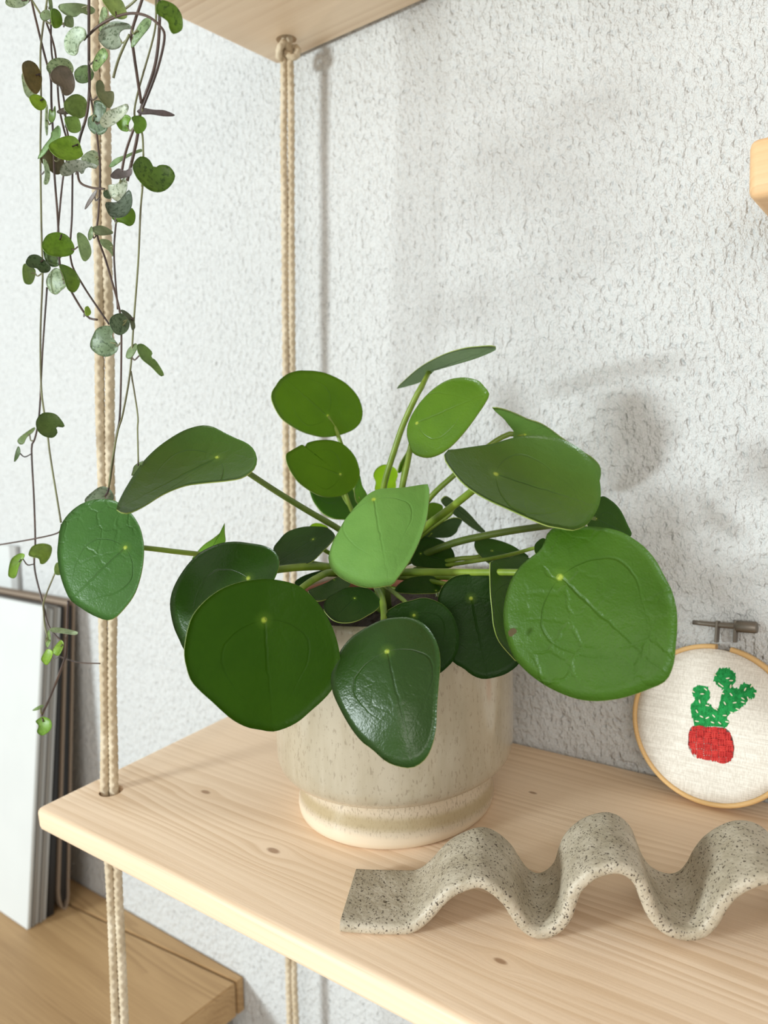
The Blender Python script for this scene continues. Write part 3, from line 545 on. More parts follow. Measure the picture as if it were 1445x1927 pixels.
# ------------------------------------------------------------------ trailing heart-leaved plant over the front of the upper shelf
TY = -0.297
vine = empty('trailing_plant', (0.13, TY, 0.675), 'trailing vine with small mottled heart shaped leaves hanging at the upper left', 'plant')
O1, O2, O3, O4 = (0, 0, .27682), (0, 380, .27682), (0, 740, .27682), (0, 1000, .27682)
def cv(o, pts): return [(o[0] + a * o[2], o[1] + b * o[2]) for a, b in pts]
STR = []
def strand(pts, w=4.2, mat=None, yoff=0.0, label=None):
    A = catmull(np.array(pts, float), max(14, int(len(pts) * 7)))
    P = np.array([on_y(x, y, TY + yoff) for x, y in A]); dep = (P - CAM) @ RM[2]
    STR.append((A, P)); tube('stem', P, w * dep / F / 2, mat or M_VINE, vine, 7)
strand([(52,-60)] + cv(O1, [(215,0),(260,200),(310,400),(345,530),(350,700),(365,1000),(370,1180),(390,1440)]) + cv(O2, [(398,210),(410,440),(480,600),(590,775),(660,800)]), 4.2, M_VINE, 0.004)
strand([(96,-60)] + cv(O1, [(320,0),(290,200),(275,380),(280,700),(275,1000),(280,1440)]) + cv(O2, [(285,300),(290,500),(275,900),(280,1250),(300,1430)]) + cv(O3, [(320,250),(345,450),(415,880)]), 3.8, M_VINEG, -0.002)
strand(cv(O1, [(318,40),(310,130),(350,250),(380,390),(400,700),(430,860),(460,960),(490,1050),(490,1440)]) + cv(O2, [(480,380),(560,560),(740,830)]), 3.8, M_VINE, 0.001)
strand([(90,-60)] + cv(O1, [(345,60),(355,390),(430,650),(450,850),(470,1000),(430,1200),(405,1440)]) + cv(O2, [(395,190),(380,330)]), 3.6, M_VINE, 0.007)
strand([(168,-60)] + cv(O1, [(605,0),(605,400),(608,600),(590,780),(540,950),(525,1080)]), 5.4, M_VINE, -0.003)
strand(cv(O1, [(605,600),(650,850),(680,1150),(670,1440)]) + cv(O2, [(660,220),(720,400),(800,680),(820,800),(825,1000),(815,1440)]) + cv(O3, [(790,300),(740,640),(715,700)]), 4.0, M_VINE, -0.004)
strand([(285,-60)] + cv(O1, [(965,0),(895,220),(905,330),(940,570),(960,700)]), 5.6, M_VINE, -0.006)
strand(cv(O1, [(880,235),(840,320),(800,420),(770,530)]), 5.0, M_VINEG, -0.008)
strand([(296,-60)] + cv(O1, [(1060,0),(1050,220),(940,620),(915,790),(965,900),(975,1060)]), 3.8, M_VINEG, -0.002)
strand([(306,-60)] + cv(O1, [(1080,0),(1085,120),(1075,310),(1045,480),(960,740),(930,950),(865,1230)]), 6.0, M_VINE, -0.004)
strand(cv(O1, [(590,250),(680,170),(800,110),(900,90),(1000,110),(1080,170),(1118,250),(1070,470),(975,720),(900,900),(850,1050),(820,1210)]), 5.0, M_VINE, -0.012)
strand(cv(O1, [(970,1260),(955,1440)]) + cv(O2, [(940,400),(910,800),(885,1150),(835,1440)]) + cv(O3, [(800,260),(760,480),(740,640)]), 3.8, M_VINEG, -0.006)
strand(cv(O2, [(890,1150),(935,1440)]) + cv(O3, [(935,250),(940,470)]), 3.2, M_VINEG, -0.004)
strand(cv(O1, [(975,1060),(965,1270)]), 3.4, M_VINEG, -0.004)
strand(cv(O2, [(790,120),(775,360),(800,730)]), 3.6, M_VINE, 0.002)
strand(cv(O2, [(320,580),(290,1000),(268,1430)]) + cv(O3, [(240,300),(215,380),(230,700),(240,1000),(235,1190),(290,1420)]) + cv(O4, [(335,650),(430,760)]), 3.6, M_VINE, 0.003)
strand(cv(O3, [(-40,1040),(0,1030),(230,990),(395,948),(418,890)]), 3.0, M_VINE, -0.002)
strand(cv(O4, [(375,280),(300,470),(298,560),(305,640),(325,730)]), 3.0, M_VINEG, 0.002)
strand(cv(O4, [(465,470),(450,800),(435,880),(360,1080),(285,1250)]), 4.4, M_VINE, 0.008)
strand(cv(O4, [(400,850),(530,890),(680,898)]), 2.6, M_VINE, 0.012)
strand(cv(O1, [(525,1160),(545,1240),(620,1275),(710,1285)]), 4.4, M_VINE, -0.008)
strand(cv(O1, [(215,0),(310,140),(380,165),(440,160)]), 4.0, M_VINEG, -0.004)
strand(cv(O1, [(720,130),(850,60),(940,-20),(1000,-120)]), 4.4, M_VINEG, 0.0)
SV, GN, LM, BW, GG, DS = (.33, .41, .32), (.10, .19, .016), (.22, .34, .03), (.105, .088, .055), (.17, .235, .125), (.10, .15, .09)
HEARTS = [
 (O1,SV,1,[(35,15),(60,-25),(120,-45),(180,-20),(195,10),(160,42),(110,52),(60,42)]),
 (O1,GG,0,[(395,45),(420,25),(520,20),(600,35),(640,55),(645,80),(600,100),(555,85),(520,110),(470,110),(420,80)]),
 (O1,GN,0,[(350,65),(385,62),(415,95),(425,150),(405,185),(370,190),(352,150)]), (O1,GG,0,[(270,100),(300,68),(335,70),(350,110),(320,135),(285,135)]),
 (O1,GG,0,[(450,110),(495,115),(500,180),(470,185),(440,165)]), (O1,GG,0,[(330,-10),(352,-5),(360,60),(355,98),(340,60)]),
 (O1,SV,1,[(585,225),(572,195),(540,180),(500,185),(460,220),(437,270),(440,330),(460,365),(500,378),(525,360),(535,310),(550,285),(578,258)]),
 (O1,(.22,.26,.21),1,[(838,150),(878,163),(892,180),(880,196),(845,196),(815,215),(808,245),(825,275),(818,312),(780,333),(728,330),(690,302),(668,262),(682,210),(722,165),(780,143)]),
 (O1,(.24,.33,.11),0,[(695,-10),(760,-20),(825,0),(855,60),(865,115),(825,130),(775,110),(735,60)]), (O1,(.27,.36,.20),1,[(690,60),(710,45),(728,80),(718,150),(690,212),(672,205),(676,125)]),
 (O1,GN,1,[(1085,3),(1130,5),(1190,35),(1230,90),(1243,150),(1235,205),(1180,230),(1152,190),(1145,150),(1110,120),(1068,92),(1063,45)]),
 (O1,(.2,.29,.15),1,[(1000,120),(1025,130),(1015,180),(960,250),(897,325),(893,280),(930,190),(970,135)]), (O1,(.2,.3,.12),1,[(700,325),(725,350),(732,385),(700,430),(650,485),(630,470),(632,420),(660,360)]),
 (O1,SV,1,[(148,520),(160,500),(190,570),(240,640),(230,660),(200,668),(165,620)]), (O1,(.13,.10,.035),0,[(153,440),(190,410),(240,430),(272,480),(287,540),(272,610),(245,640),(200,600),(165,530)]),
 (O1,(.22,.29,.17),1,[(315,450),(350,405),(410,392),(470,410),(500,460),(490,500),(440,520),(370,520),(330,490)]), (O1,(.15,.125,.105),0,[(345,500),(390,450),(450,450),(490,490),(510,560),(500,620),(460,650),(420,630),(422,590),(390,575),(355,550)]),
 (O1,(.14,.22,.10),1,[(505,490),(545,450),(600,445),(638,495),(620,545),(560,565),(515,545)]), (O1,LM,0,[(200,660),(240,640),(290,660),(318,700),(300,742),(260,745),(220,710)]),
 (O1,(.13,.2,.05),0,[(440,690),(480,650),(530,640),(580,670),(595,720),(585,780),(540,805),(480,780),(440,740)]), (O1,(.17,.28,.07),0,[(440,800),(480,790),(530,800),(550,850),(545,890),(510,903),(470,890),(452,850)]),
 (O1,(.10,.085,.07),0,[(385,760),(420,735),(480,725),(530,745),(490,765),(430,775)]), (O1,(.15,.17,.09),0,[(655,560),(685,545),(710,580),(715,620),(770,622),(773,690),(745,735),(700,700),(660,640)]),
 (O1,DS,1,[(638,690),(680,685),(720,725),(712,785),(735,830),(720,890),(680,917),(630,905),(598,860),(600,800),(635,770)]), (O1,(.42,.46,.42),1,[(690,855),(680,815),(720,760),(790,730),(860,705),(873,735),(840,790),(780,840),(720,868)]),
 (O1,(.12,.24,.02),0,[(792,820),(850,780),(887,800),(872,840),(872,890),(830,890),(800,860)]), (O1,(.10,.21,.018),0,[(895,800),(930,785),(980,800),(998,850),(975,895),(930,908),(910,870),(912,840)]),
 (O1,(.11,.09,.10),0,[(930,755),(970,735),(1050,745),(1120,750),(1190,783),(1120,788),(1030,775),(960,775)]), (O1,(.17,.29,.03),0,[(330,990),(400,940),(480,922),(530,950),(560,1030),(560,1060),(480,1090),(380,1060)]),
 (O1,(.085,.075,.035),0,[(273,1080),(310,1020),(350,1005),(410,1030),(440,1110),(425,1170),(380,1185),(320,1140)]), (O1,SV,1,[(295,1080),(325,1110),(342,1190),(325,1250),(300,1247),(308,1180)]),
 (O1,(.17,.28,.12),0,[(255,1080),(290,1005),(345,930),(345,905),(400,850),(407,930),(350,980),(300,1050)]), (O1,(.10,.17,.04),0,[(355,760),(372,720),(375,790),(355,832),(330,815),(335,740)]), (O1,SV,1,[(312,730),(325,720),(328,850),(322,925),(308,860)]),
 (O1,(.24,.27,.24),1,[(405,1160),(440,1105),(520,1085),(600,1100),(660,1125),(645,1145),(590,1135),(560,1182),(525,1160),(470,1192),(420,1190)]), (O1,SV,1,[(550,1080),(590,1035),(640,1022),(680,1060),(670,1120),(640,1125),(590,1100)]),
 (O1,(.075,.145,.018),1,[(903,1120),(940,1070),(980,1063),(1020,1090),(1048,1138),(1090,1120),(1150,1130),(1190,1190),(1170,1250),(1120,1295),(1060,1305),(1000,1280),(940,1220),(910,1165)]),
 (O1,(.17,.26,.13),0,[(740,1130),(780,1080),(860,1050),(950,1013),(968,1025),(900,1050),(830,1088),(770,1130)]), (O1,(.13,.11,.12),0,[(750,1190),(800,1145),(850,1160),(895,1138),(890,1190),(820,1212),(770,1212)]),
 (O1,(.38,.42,.37),1,[(735,1260),(790,1250),(850,1208),(862,1270),(830,1350),(795,1370),(750,1330)]), (O1,(.085,.115,.085),1,[(720,1375),(800,1370),(875,1290),(897,1350),(885,1420),(840,1470),(760,1475),(725,1430)]),
 (O2,(.11,.22,.016),0,[(760,95),(840,90),(890,40),(920,80),(912,140),(877,162),(830,140),(780,128)]), (O1,(.2,.18,.19),0,[(658,1290),(640,1340),(578,1422),(588,1380),(630,1312)]), (O1,DS,1,[(703,1310),(730,1290),(752,1330),(750,1352),(715,1342)]),
 (O2,(.12,.235,.018),0,[(285,290),(320,225),(390,205),(460,230),(505,300),(495,350),(430,370),(340,360),(300,330)]), (O2,(.045,.085,.014),1,[(300,320),(350,285),(410,290),(460,345),(410,380),(400,430),(350,440),(310,400),(295,350)]),
 (O2,(.07,.11,.055),1,[(175,410),(200,365),(250,358),(300,390),(345,440),(330,475),(280,478),(250,450),(200,440)]), (O2,(.15,.23,.06),0,[(160,430),(185,420),(240,460),(235,520),(210,560),(170,550),(155,490)]),
 (O2,(.10,.18,.02),0,[(405,430),(440,428),(500,460),(540,520),(540,570),(505,615),(460,590),(430,500)]), (O2,(.23,.3,.19),1,[(320,510),(370,450),(420,470),(460,530),(440,580),(415,600),(380,630),(340,610),(315,560)]),
 (O2,(.2,.29,.14),0,[(525,215),(560,215),(600,260),(622,345),(590,400),(560,390),(535,310)]), (O2,(.15,.19,.11),0,[(625,175),(680,160),(730,175),(770,210),(700,225),(650,215)]), (O2,GG,0,[(598,215),(622,165),(632,230),(605,262)]),
 (O2,(.25,.33,.2),0,[(680,255),(740,260),(775,310),(772,370),(740,330),(700,300)]), (O2,LM,0,[(580,720),(600,710),(620,750),(602,775),(582,762)]), (O2,DS,1,[(745,810),(780,765),(840,760),(880,810),(870,870),(820,905),(770,880)]),
 (O2,(.08,.1,.06),0,[(820,735),(860,745),(905,790),(920,850),(900,870),(880,810)]), (O2,(.14,.2,.12),1,[(630,910),(660,860),(720,840),(780,860),(760,910),(800,970),(790,1020),(730,1052),(670,1040),(620,1000),(612,960)]),
 (O2,(.11,.19,.05),0,[(930,980),(970,965),(1035,1020),(1028,1055),(1062,1080),(1115,1170),(1090,1180),(1030,1120),(960,1060)]), (O2,GG,0,[(870,1000),(920,960),(930,990),(890,1060),(855,1055)]),
 (O3,(.075,.13,.03),0,[(245,190),(280,140),(330,130),(390,150),(440,225),(382,228),(392,265),(360,300),(300,290),(255,250)]), (O3,(.14,.2,.08),0,[(120,315),(170,270),(235,230),(225,260),(180,300),(160,340),(130,345)]), (O3,(.08,.13,.05),0,[(95,465),(105,400),(125,360),(137,400),(120,440)]),
 (O3,(.14,.22,.03),0,[(193,1095),(220,1040),(290,1020),(350,1040),(345,1100),(310,1150),(275,1158),(262,1122),(215,1110)]), (O3,(.15,.27,.03),0,[(55,1220),(75,1130),(130,1090),(168,1100),(130,1170),(105,1250),(65,1252)]),
 (O3,(.16,.21,.15),1,[(575,735),(640,660),(700,632),(755,660),(772,720),(700,770)]), (O3,(.08,.12,.04),0,[(915,490),(975,460),(945,520),(895,560),(900,530)]), (O3,(.2,.3,.1),0,[(370,1190),(390,1150),(425,1180),(420,1230),(380,1232)]),
 (O4,(.3,.38,.26),0,[(340,660),(400,653),(520,680),(517,700),(440,692),(350,680)]), (O4,(.2,.3,.1),0,[(308,740),(330,670),(344,740),(320,792)]), (O4,(.2,.34,.04),0,[(280,860),(320,800),(357,820),(340,880),(315,908),(290,890)]),
 (O4,(.2,.34,.04),0,[(360,800),(410,740),(432,770),(402,840),(365,835)]), (O4,(.13,.25,.03),0,[(242,1290),(290,1260),(340,1280),(350,1330),(320,1370),(280,1387),(250,1362),(262,1322)]), (O4,(.2,.3,.12),0,[(220,1215),(265,1185),(295,1180),(290,1195),(255,1212)])]
LAB = {7: 'large curled silvery leaf', 10: 'plain green leaf beside the upper shelf', 14: 'olive brown leaf underside', 16: 'curled brown leaf underside', 24: 'pale silver speckled leaf', 36: 'largest dark green heart shaped leaf'}
SP = np.concatenate([a for a, _ in STR]); SW3 = np.concatenate([p for _, p in STR])
for i, (o_, colr, spots, pts) in enumerate(HEARTS):
    O = catmull(np.array(cv(o_, pts)), 34, True); c = O.mean(0)
    w = np.linalg.svd(O - c)[2]; mn = w[1] if w[1][1] < 0 else -w[1]
    dist = np.hypot(SP[:, 0] - c[0], SP[:, 1] - c[1]); j = int(np.argmin(dist))
    yo = TY + [-0.012, 0.004, -0.020, -0.007][i % 4] * (1 if i > 0 else 1)
    pw = on_y(c[0], c[1], yo); z = (pw - CAM) @ RM[2]
    tp = O[np.argmax(np.linalg.norm(O - c, axis=1))]
    Vt, Fc, mi, uv, att, size = leaf_sheet(O, c, z, mn, 26 + (i * 37) % 26, [0.5, -0.45, 0.3, -0.3][i % 4], [0.0, 0.12, -0.1][i % 3], tp, 0, 0.0005, polar=False)
    lf = mk('leaf', Vt, Fc, [M_HS if spots else M_HP, M_HP, M_HP], vine, None, True, mi, uv, LAB.get(i)); lf.color = (colr[0] * 1.5, colr[1] * 1.45, colr[2] * 1.35, 1)
    k = int(np.argmin(np.hypot(O[:, 0] - SP[j, 0], O[:, 1] - SP[j, 1])))
    e = O[k]; p0 = RM.T @ (np.array([(e[0] * .85 + c[0] * .15 - CX) / F, (e[1] * .85 + c[1] * .15 - CY) / F, 1.]) * z) + CAM
    p2 = SW3[j]; p1 = (p0 + p2) / 2 + np.array([0, -0.001, -0.0025])
    if dist[j] < 75: tube('petiole', catmull(np.array([att * .5 + p0 * .5, p0, p1, p2]), 9), 0.0005, M_VINEG if i % 2 else M_VINE, lf, 6)
# the vine's own pot stands on the upper shelf, above the picture
vc = np.array([0.15, -0.20, UZ + 0.0004 - 0.20 * math.tan(UT)])
V, Fc = lathe_data([(0.030, 0), (0.033, 0.001), (0.045, 0.07), (0.046, 0.072), (0.043, 0.072), (0.041, 0.06), (0.0001, 0.058)], vc, 40, math.tan(UT)); mk('pot', V, Fc, M_TERRA, vine)
for a, _ in enumerate(range(8)):
    top = [52, 96, 90, 168, 285, 296, 306, 292][a]; e = on_y(top, -60, TY)
    q = vc + np.array([0.036 * math.cos(a * .35 - 2.6), 0.036 * math.sin(a * .35 - 2.6), 0.058])
    m1 = np.array([(q[0] + e[0]) / 2, -0.255, UZ + 0.065]); m2 = np.array([e[0], -0.299, UZ + 0.012])
    tube('stem', catmull(np.array([q, m1, m2, e]), 24), 0.0009, M_VINE, vine, 7)
# ------------------------------------------------------------------ wavy clay strip lying on the shelf
SA = np.array([.3425, -.2578, 0]); SD = np.array([.883, .469, 0.]); SPV = np.array([-.469, .883, 0.])
UPC = [(-0.0375, .0078), (-0.030, .0074), (-0.0222, .0072), (-0.004, .0070), (0.0033, .0085), (0.0107, .0146), (0.0181, .0234), (0.0254, .0303), (0.0361, .0358), (0.0449, .0373), (0.0535, .0336), (0.0619, .0258), (0.0668, .0178), (0.0718, .0108), (0.0777, .0078), (0.0837, .0106), (0.0881, .0164), (0.0908, .0256), (0.0940, .0335), (0.1011, .0414), (0.1095, .0463), (0.1194, .0482), (0.1276, .0454), (0.134, .0386), (0.1379, .0282), (0.1411, .0204), (0.1467, .0135), (0.1548, .0103), (0.1612, .0116), (0.166, .0173), (0.17, .0258), (0.1756, .0338), (0.1835, .0400), (0.193, .0440), (0.203, .0435), (0.211, .039), (0.217, .030), (0.221, .020), (0.227, .0110), (0.235, .0078), (0.250, .0076), (0.262, .0078)]
up_ = catmull(UPC, 200)
TH = 0.0072; tn = np.gradient(up_, axis=0); tn /= np.linalg.norm(tn, axis=1)[:, None]; lowp = up_ - TH * np.stack([-tn[:, 1], tn[:, 0]], 1)
lowp[:, 1] = np.maximum(lowp[:, 1], 0.0003)
V = []; Fc = []; NW = 16; SWD = 0.0535; m = len(up_)
prof = []
for k in range(NW + 1):
    w = k / NW; prof.append((w, 0.0))
ring = []
rr = 0.0028
cs = [(rr + (SWD - 2 * rr) * k / 10, 0) for k in range(11)]
for i in range(m):
    u0, l0 = up_[i], lowp[i]; loop = []
    nvec = (u0 - l0); hgt = np.linalg.norm(nvec); nvec = nvec / (hgt + 1e-9)
    r_ = min(rr, hgt * 0.45)
    sec = []
    for k in range(9): sec.append((r_ + (SWD - 2 * r_) * k / 8, hgt))
    for a in (60, 30, 0): sec.append((SWD - r_ + r_ * math.cos(math.radians(a)), hgt - r_ + r_ * math.sin(math.radians(a))))
    for a in (0, -30, -60, -90): sec.append((SWD - r_ + r_ * math.cos(math.radians(a)), r_ + r_ * math.sin(math.radians(a))))
    for k in range(7, 0, -1): sec.append((r_ + (SWD - 2 * r_) * k / 8, 0))
    for a in (270, 240, 210, 180): sec.append((r_ + r_ * math.cos(math.radians(a)), r_ + r_ * math.sin(math.radians(a))))
    for a in (180, 150, 120): sec.append((r_ + r_ * math.cos(math.radians(a)), hgt - r_ + r_ * math.sin(math.radians(a))))
    ns = len(sec)
    for w, hh in sec:
        q = l0 + nvec * hh; wob = 0.0006 * math.sin(q[0] * 90 + (w > .02) * 2)
        P = SA + SD * q[0] + SPV * (w + wob); P[2] = shelf_z(P[1]) + q[1] + 0.0003
        V.append(P)
for i in range(m - 1):
    for k in range(ns): Fc.append([i * ns + k, i * ns + (k + 1) % ns, (i + 1) * ns + (k + 1) % ns, (i + 1) * ns + k])
Fc += [list(range(ns))[::-1], [(m - 1) * ns + k for k in range(ns)]]
strip = mk('wavy_holder', V, Fc, M_CLAY, None, SA + [0, 0, shelf_z(SA[1])]); bmx = bmesh.new(); bmx.from_mesh(strip.data); bmesh.ops.recalc_face_normals(bmx, faces=bmx.faces); bmx.to_mesh(strip.data); bmx.free()
hp = on_plane(725, 1691, SA + [0, 0, shelf_z(SA[1]) + .009], (0, -TT, 1))
cut(strip, [cyl_cutter(hp + [0, 0, 0.02], hp - [0, 0, 0.0062], 0.0014)]); auto_smooth(strip, 50)
tag(strip, 'wavy strip of speckled grey clay with a pin hole, lying on the lower shelf', 'incense holder')
# ------------------------------------------------------------------ embroidery hoop leaning on the wall
HR = 0.0578; LEAN = math.radians(12); HX = 0.4520
hb = np.array([HX, -0.033, shelf_z(-0.033) + 0.001]); HU = np.array([0, math.sin(LEAN), math.cos(LEAN)]); HXv = np.array([1., 0, 0]); HN = np.cross(HXv, HU) * 1.0
if HN[1] > 0: HN = -HN
HC = hb + HU * (HR + 0.0005)
hoop = empty('embroidery_hoop', hb, 'small round embroidery hoop with stitched green cactus in red pot, leaning on wall', 'hoop')
def hp_(x, y, n=0.): return HC + HXv * x + HU * y + HN * n
def hoop_px(x, y): q = on_plane(x, y, HC + HN * 0.001, HN) - HC; return float(q @ HXv), float(q @ HU)
def ringmesh(name, r0, r1, n0, n1, a0, a1, mat, label=None):
    V = []; Fc = []; K = 120
    for k in range(K + 1):
        a = a0 + (a1 - a0) * k / K
        b = (r1 - r0) * .3
        for r, n in ((r0, n0 + b * .5), (r0, n1 - b), (r0 + b, n1), (r1 - b, n1), (r1, n1 - b), (r1, n0 + b), (r1 - b, n0), (r0 + b * .5, n0)): V.append(hp_(r * math.sin(a), r * math.cos(a), n))
    for k in range(K):
        for j in range(8): Fc.append([k * 8 + j, k * 8 + (j + 1) % 8, (k + 1) * 8 + (j + 1) % 8, (k + 1) * 8 + j])
    Fc += [list(range(8)), [K * 8 + j for j in range(8)][::-1]]
    bm = bmesh.new(); vs = [bm.verts.new(v) for v in V]
    for f in Fc: bm.faces.new([vs[i] for i in f])
    o = from_bm(name, bm, mat, hoop, label=label); auto_smooth(o, 60); return o
ga = [math.atan2(*hoop_px(x, 1208)) for x in (1347, 1378)]
ringmesh('outer_ring', HR - 0.0034, HR, -0.006, 0.003, ga[1], 2 * math.pi + ga[0], M_HOOP)
ringmesh('inner_ring', HR - 0.0064, HR - 0.0037, -0.006, 0.0016, 0, 2 * math.pi, M_HOOP)
V = [hp_(0, 0, 0.0022)]; K = 72
for j in range(1, 7):
    for k in range(K):
        a = 2 * math.pi * k / K; r = (HR - 0.0035) * j / 6; V.append(hp_(r * math.sin(a), r * math.cos(a), 0.0022 if j < 6 else 0.0014))
Fc = [[0, 1 + k, 1 + (k + 1) % K] for k in range(K)] + [[1 + (j - 1) * K + k, 1 + j * K + k, 1 + j * K + (k + 1) % K, 1 + (j - 1) * K + (k + 1) % K] for j in range(1, 6) for k in range(K)]
fab = mk('linen', V, Fc, M_LINEN, hoop)
sol = fab.modifiers.new('s', 'SOLIDIFY'); sol.thickness = 0.0004
C6 = (1145, 1130, .21802)
POT = [(735,1080),(870,1088),(1005,1095),(1045,1125),(1075,1185),(1090,1270),(1080,1350),(1040,1395),(990,1402),(880,1385),(740,1350),(700,1280),(690,1240),(695,1150),(710,1100)]
CAC = [(745,1082),(735,1020),(715,960),(720,900),(755,850),(730,800),(740,750),(790,730),(850,740),(882,790),(875,840),(850,880),(880,900),(920,940),(950,930),(970,870),(975,820),(1000,765),(950,740),(918,690),(920,640),(960,590),(1020,580),(1080,610),(1105,660),(1090,710),(1062,750),(1130,762),(1140,730),(1180,715),(1240,730),(1277,780),(1260,830),(1210,850),(1170,900),(1120,950),(1060,970),(1020,1010),(1045,1050),(1020,1092),(900,1085)]
def pad(name, poly, mat, n):
    pts = [hoop_px(*cv(C6, [p])[0]) for p in poly]; k = len(pts)
    bm = bmesh.new(); a = [bm.verts.new(hp_(x, y, 0.0023)) for x, y in pts]; b = [bm.verts.new(hp_(x, y, n)) for x, y in pts]
    bm.faces.new(b); bm.faces.new(a[::-1])
    for i in range(k): bm.faces.new([a[i], a[(i + 1) % k], b[(i + 1) % k], b[i]])
    return bm
def stitch(V, Fc, a, b, r, n):
    a = np.array(a); b = np.array(b); d = (b - a); L = np.linalg.norm(d) + 1e-9; d /= L; s = np.array([-d[1], d[0]]); base = len(V)
    for t, k in ((0, .35), (.25, .9), (.5, 1.), (.75, .9), (1, .35)):
        c = a + d * L * t
        for q in ((-1, 0), (-.6, .8), (.6, .8), (1, 0)): V.append(hp_(*(c + s * q[0] * r * k), n + q[1] * r * 0.9 * k))
    for i in range(4):
        for j in range(3): Fc.append([base + i * 4 + j, base + i * 4 + j + 1, base + (i + 1) * 4 + j + 1, base + (i + 1) * 4 + j])
V = []; Fc = []
PP = np.array(POT, float); s6 = C6[2]
rows = np.linspace(1095, 1385, 6)
for ri in range(6):
    for ci in range(6):
        x0 = 700 + ci * 64; y0 = 1085 + ri * 51 + (ci - 2.5) * 6
        for q in range(3):
            if (ri + ci) % 2: a, b = (x0 - 4, y0 + 9 + q * 17), (x0 + 66, y0 + 13 + q * 17)
            else: a, b = (x0 + 10 + q * 21, y0 - 3), (x0 + 12 + q * 21, y0 + 55)
            mid = ((a[0] + b[0]) / 2, (a[1] + b[1]) / 2)
            if inside(PP, *mid):
                def clampin(p):
                    p = np.array(p, float); mm = np.array(mid)
                    for _ in range(8):
                        if inside(PP, *p): break
                        p = p * .8 + mm * .2
                    return p
                a, b = clampin(a), clampin(b)
                stitch(V, Fc, hoop_px(*cv(C6, [a])[0]), hoop_px(*cv(C6, [b])[0]), 0.00092, 0.0028)
from_bm('stitched_pot', pad('p', POT, None, 0.0026), M_RT2, hoop, label='red woven stitching of the pot')
tag(mk('pot_stitches', V, Fc, M_RT, hoop, label='red thread weave'), kind='stuff')
V = []; Fc = []; PCc = np.array(CAC, float)
for gx in range(700, 1300, 17):
    for gy in range(570, 1100, 24):
        x, y = gx + random.uniform(-6, 6), gy + random.uniform(-8, 8)
        if inside(PCc, x, y):
            an = 1.35 + random.uniform(-.35, .35); dx, dy = 17 * math.cos(an), 17 * math.sin(an)
            stitch(V, Fc, hoop_px(*cv(C6, [(x - dx, y + dy)])[0]), hoop_px(*cv(C6, [(x + dx, y - dy)])[0]), 0.00058, 0.0026)
from_bm('stitched_cactus', pad('c', CAC, None, 0.0027), M_GT, hoop, label='green stitching of the cactus')
tag(mk('cactus_stitches', V, Fc, M_GT, hoop, label='green satin stitches'), kind='stuff')
V = []; Fc = []
for x, y, a in [(1035,670,10),(985,735,-35),(1185,765,60),(1065,810,-50),(1010,885,-60),(1095,880,10),(1165,875,-15),(1010,990,0),(1070,965,-20),(915,995,-45),(860,1010,25),(905,1050,-20),(965,1055,-40),(770,955,-60),(810,1000,-30),(770,1040,-10),(793,870,-75),(860,905,-10),(815,805,0),(1030,1045,-10),(845,765,-40),(738,785,-30),(925,640,-30),(1065,690,0),(1240,735,60),(1210,843,-70),(1120,935,-20),(990,800,-20),(935,935,-45),(1275,800,-10),(965,720,-40),(1060,740,80),(1165,845,-30)]:
    a = math.radians(-a); dx, dy = 17 * math.cos(a), 17 * math.sin(a)
    stitch(V, Fc, hoop_px(*cv(C6, [(x - dx, y - dy)])[0]), hoop_px(*cv(C6, [(x + dx, y + dy)])[0]), 0.0005, 0.0034)
tag(mk('spine_stitches', V, Fc, M_WT, hoop, label='cream stitches for the spines'), kind='stuff')
def hw(x, y, n): a, b = hoop_px(x, y); return hp_(a, b, n)
for name, xs in (('clamp_plate', 1347), ('clamp_plate', 1382)):
    a = hoop_px(xs, 1168); b = hoop_px(xs, 1209); bm = bmesh.new()
    box_bm((-0.0009, -0.0045, 0), (0.0009, 0.0035, math.hypot(b[0] - a[0], b[1] - a[1])), 0.0003, 1, bm)
    for v in bm.verts: v.co = Vector(hp_(b[0] + v.co.x, b[1] + v.co.z, -v.co.y - 0.0015))
    from_bm(name, bm, M_STEEL, hoop)
tube('screw', [hw(1303, 1171, 0), hw(1320, 1173, 0), hw(1350, 1176, 0), hw(1380, 1178, 0), hw(1392, 1179, 0)], [.0017, .0017, .0020, .0023, .0023], M_STEEL, hoop, 14)
tube('screw_knob', [hw(1383, 1178.5, 0), hw(1385, 1178.7, 0), hw(1403, 1180, 0), hw(1422, 1181.5, 0), hw(1425, 1181.7, 0)], [.0034, .0042, .0042, .0042, .0034], M_STEEL, hoop, 28, lambda th, s: 1 + 0.05 * np.sign(np.sin(th * 14)), label='knurled steel knob')
# ------------------------------------------------------------------ wooden ledge at the right edge of the picture
p = on_y(1408, 262, -0.10); q = on_y(1408, 375, -0.10)
lg = from_bm('wall_ledge', box_bm((p[0], -0.10, q[2]), (p[0] + 0.3, -0.0005, p[2]), 0.005, 3), M_PEG, origin=(p[0] + .15, -.05, q[2])); auto_smooth(lg, 50)
tag(lg, 'end of a thick pinkish pine ledge fixed to the wall at the right edge', 'ledge')
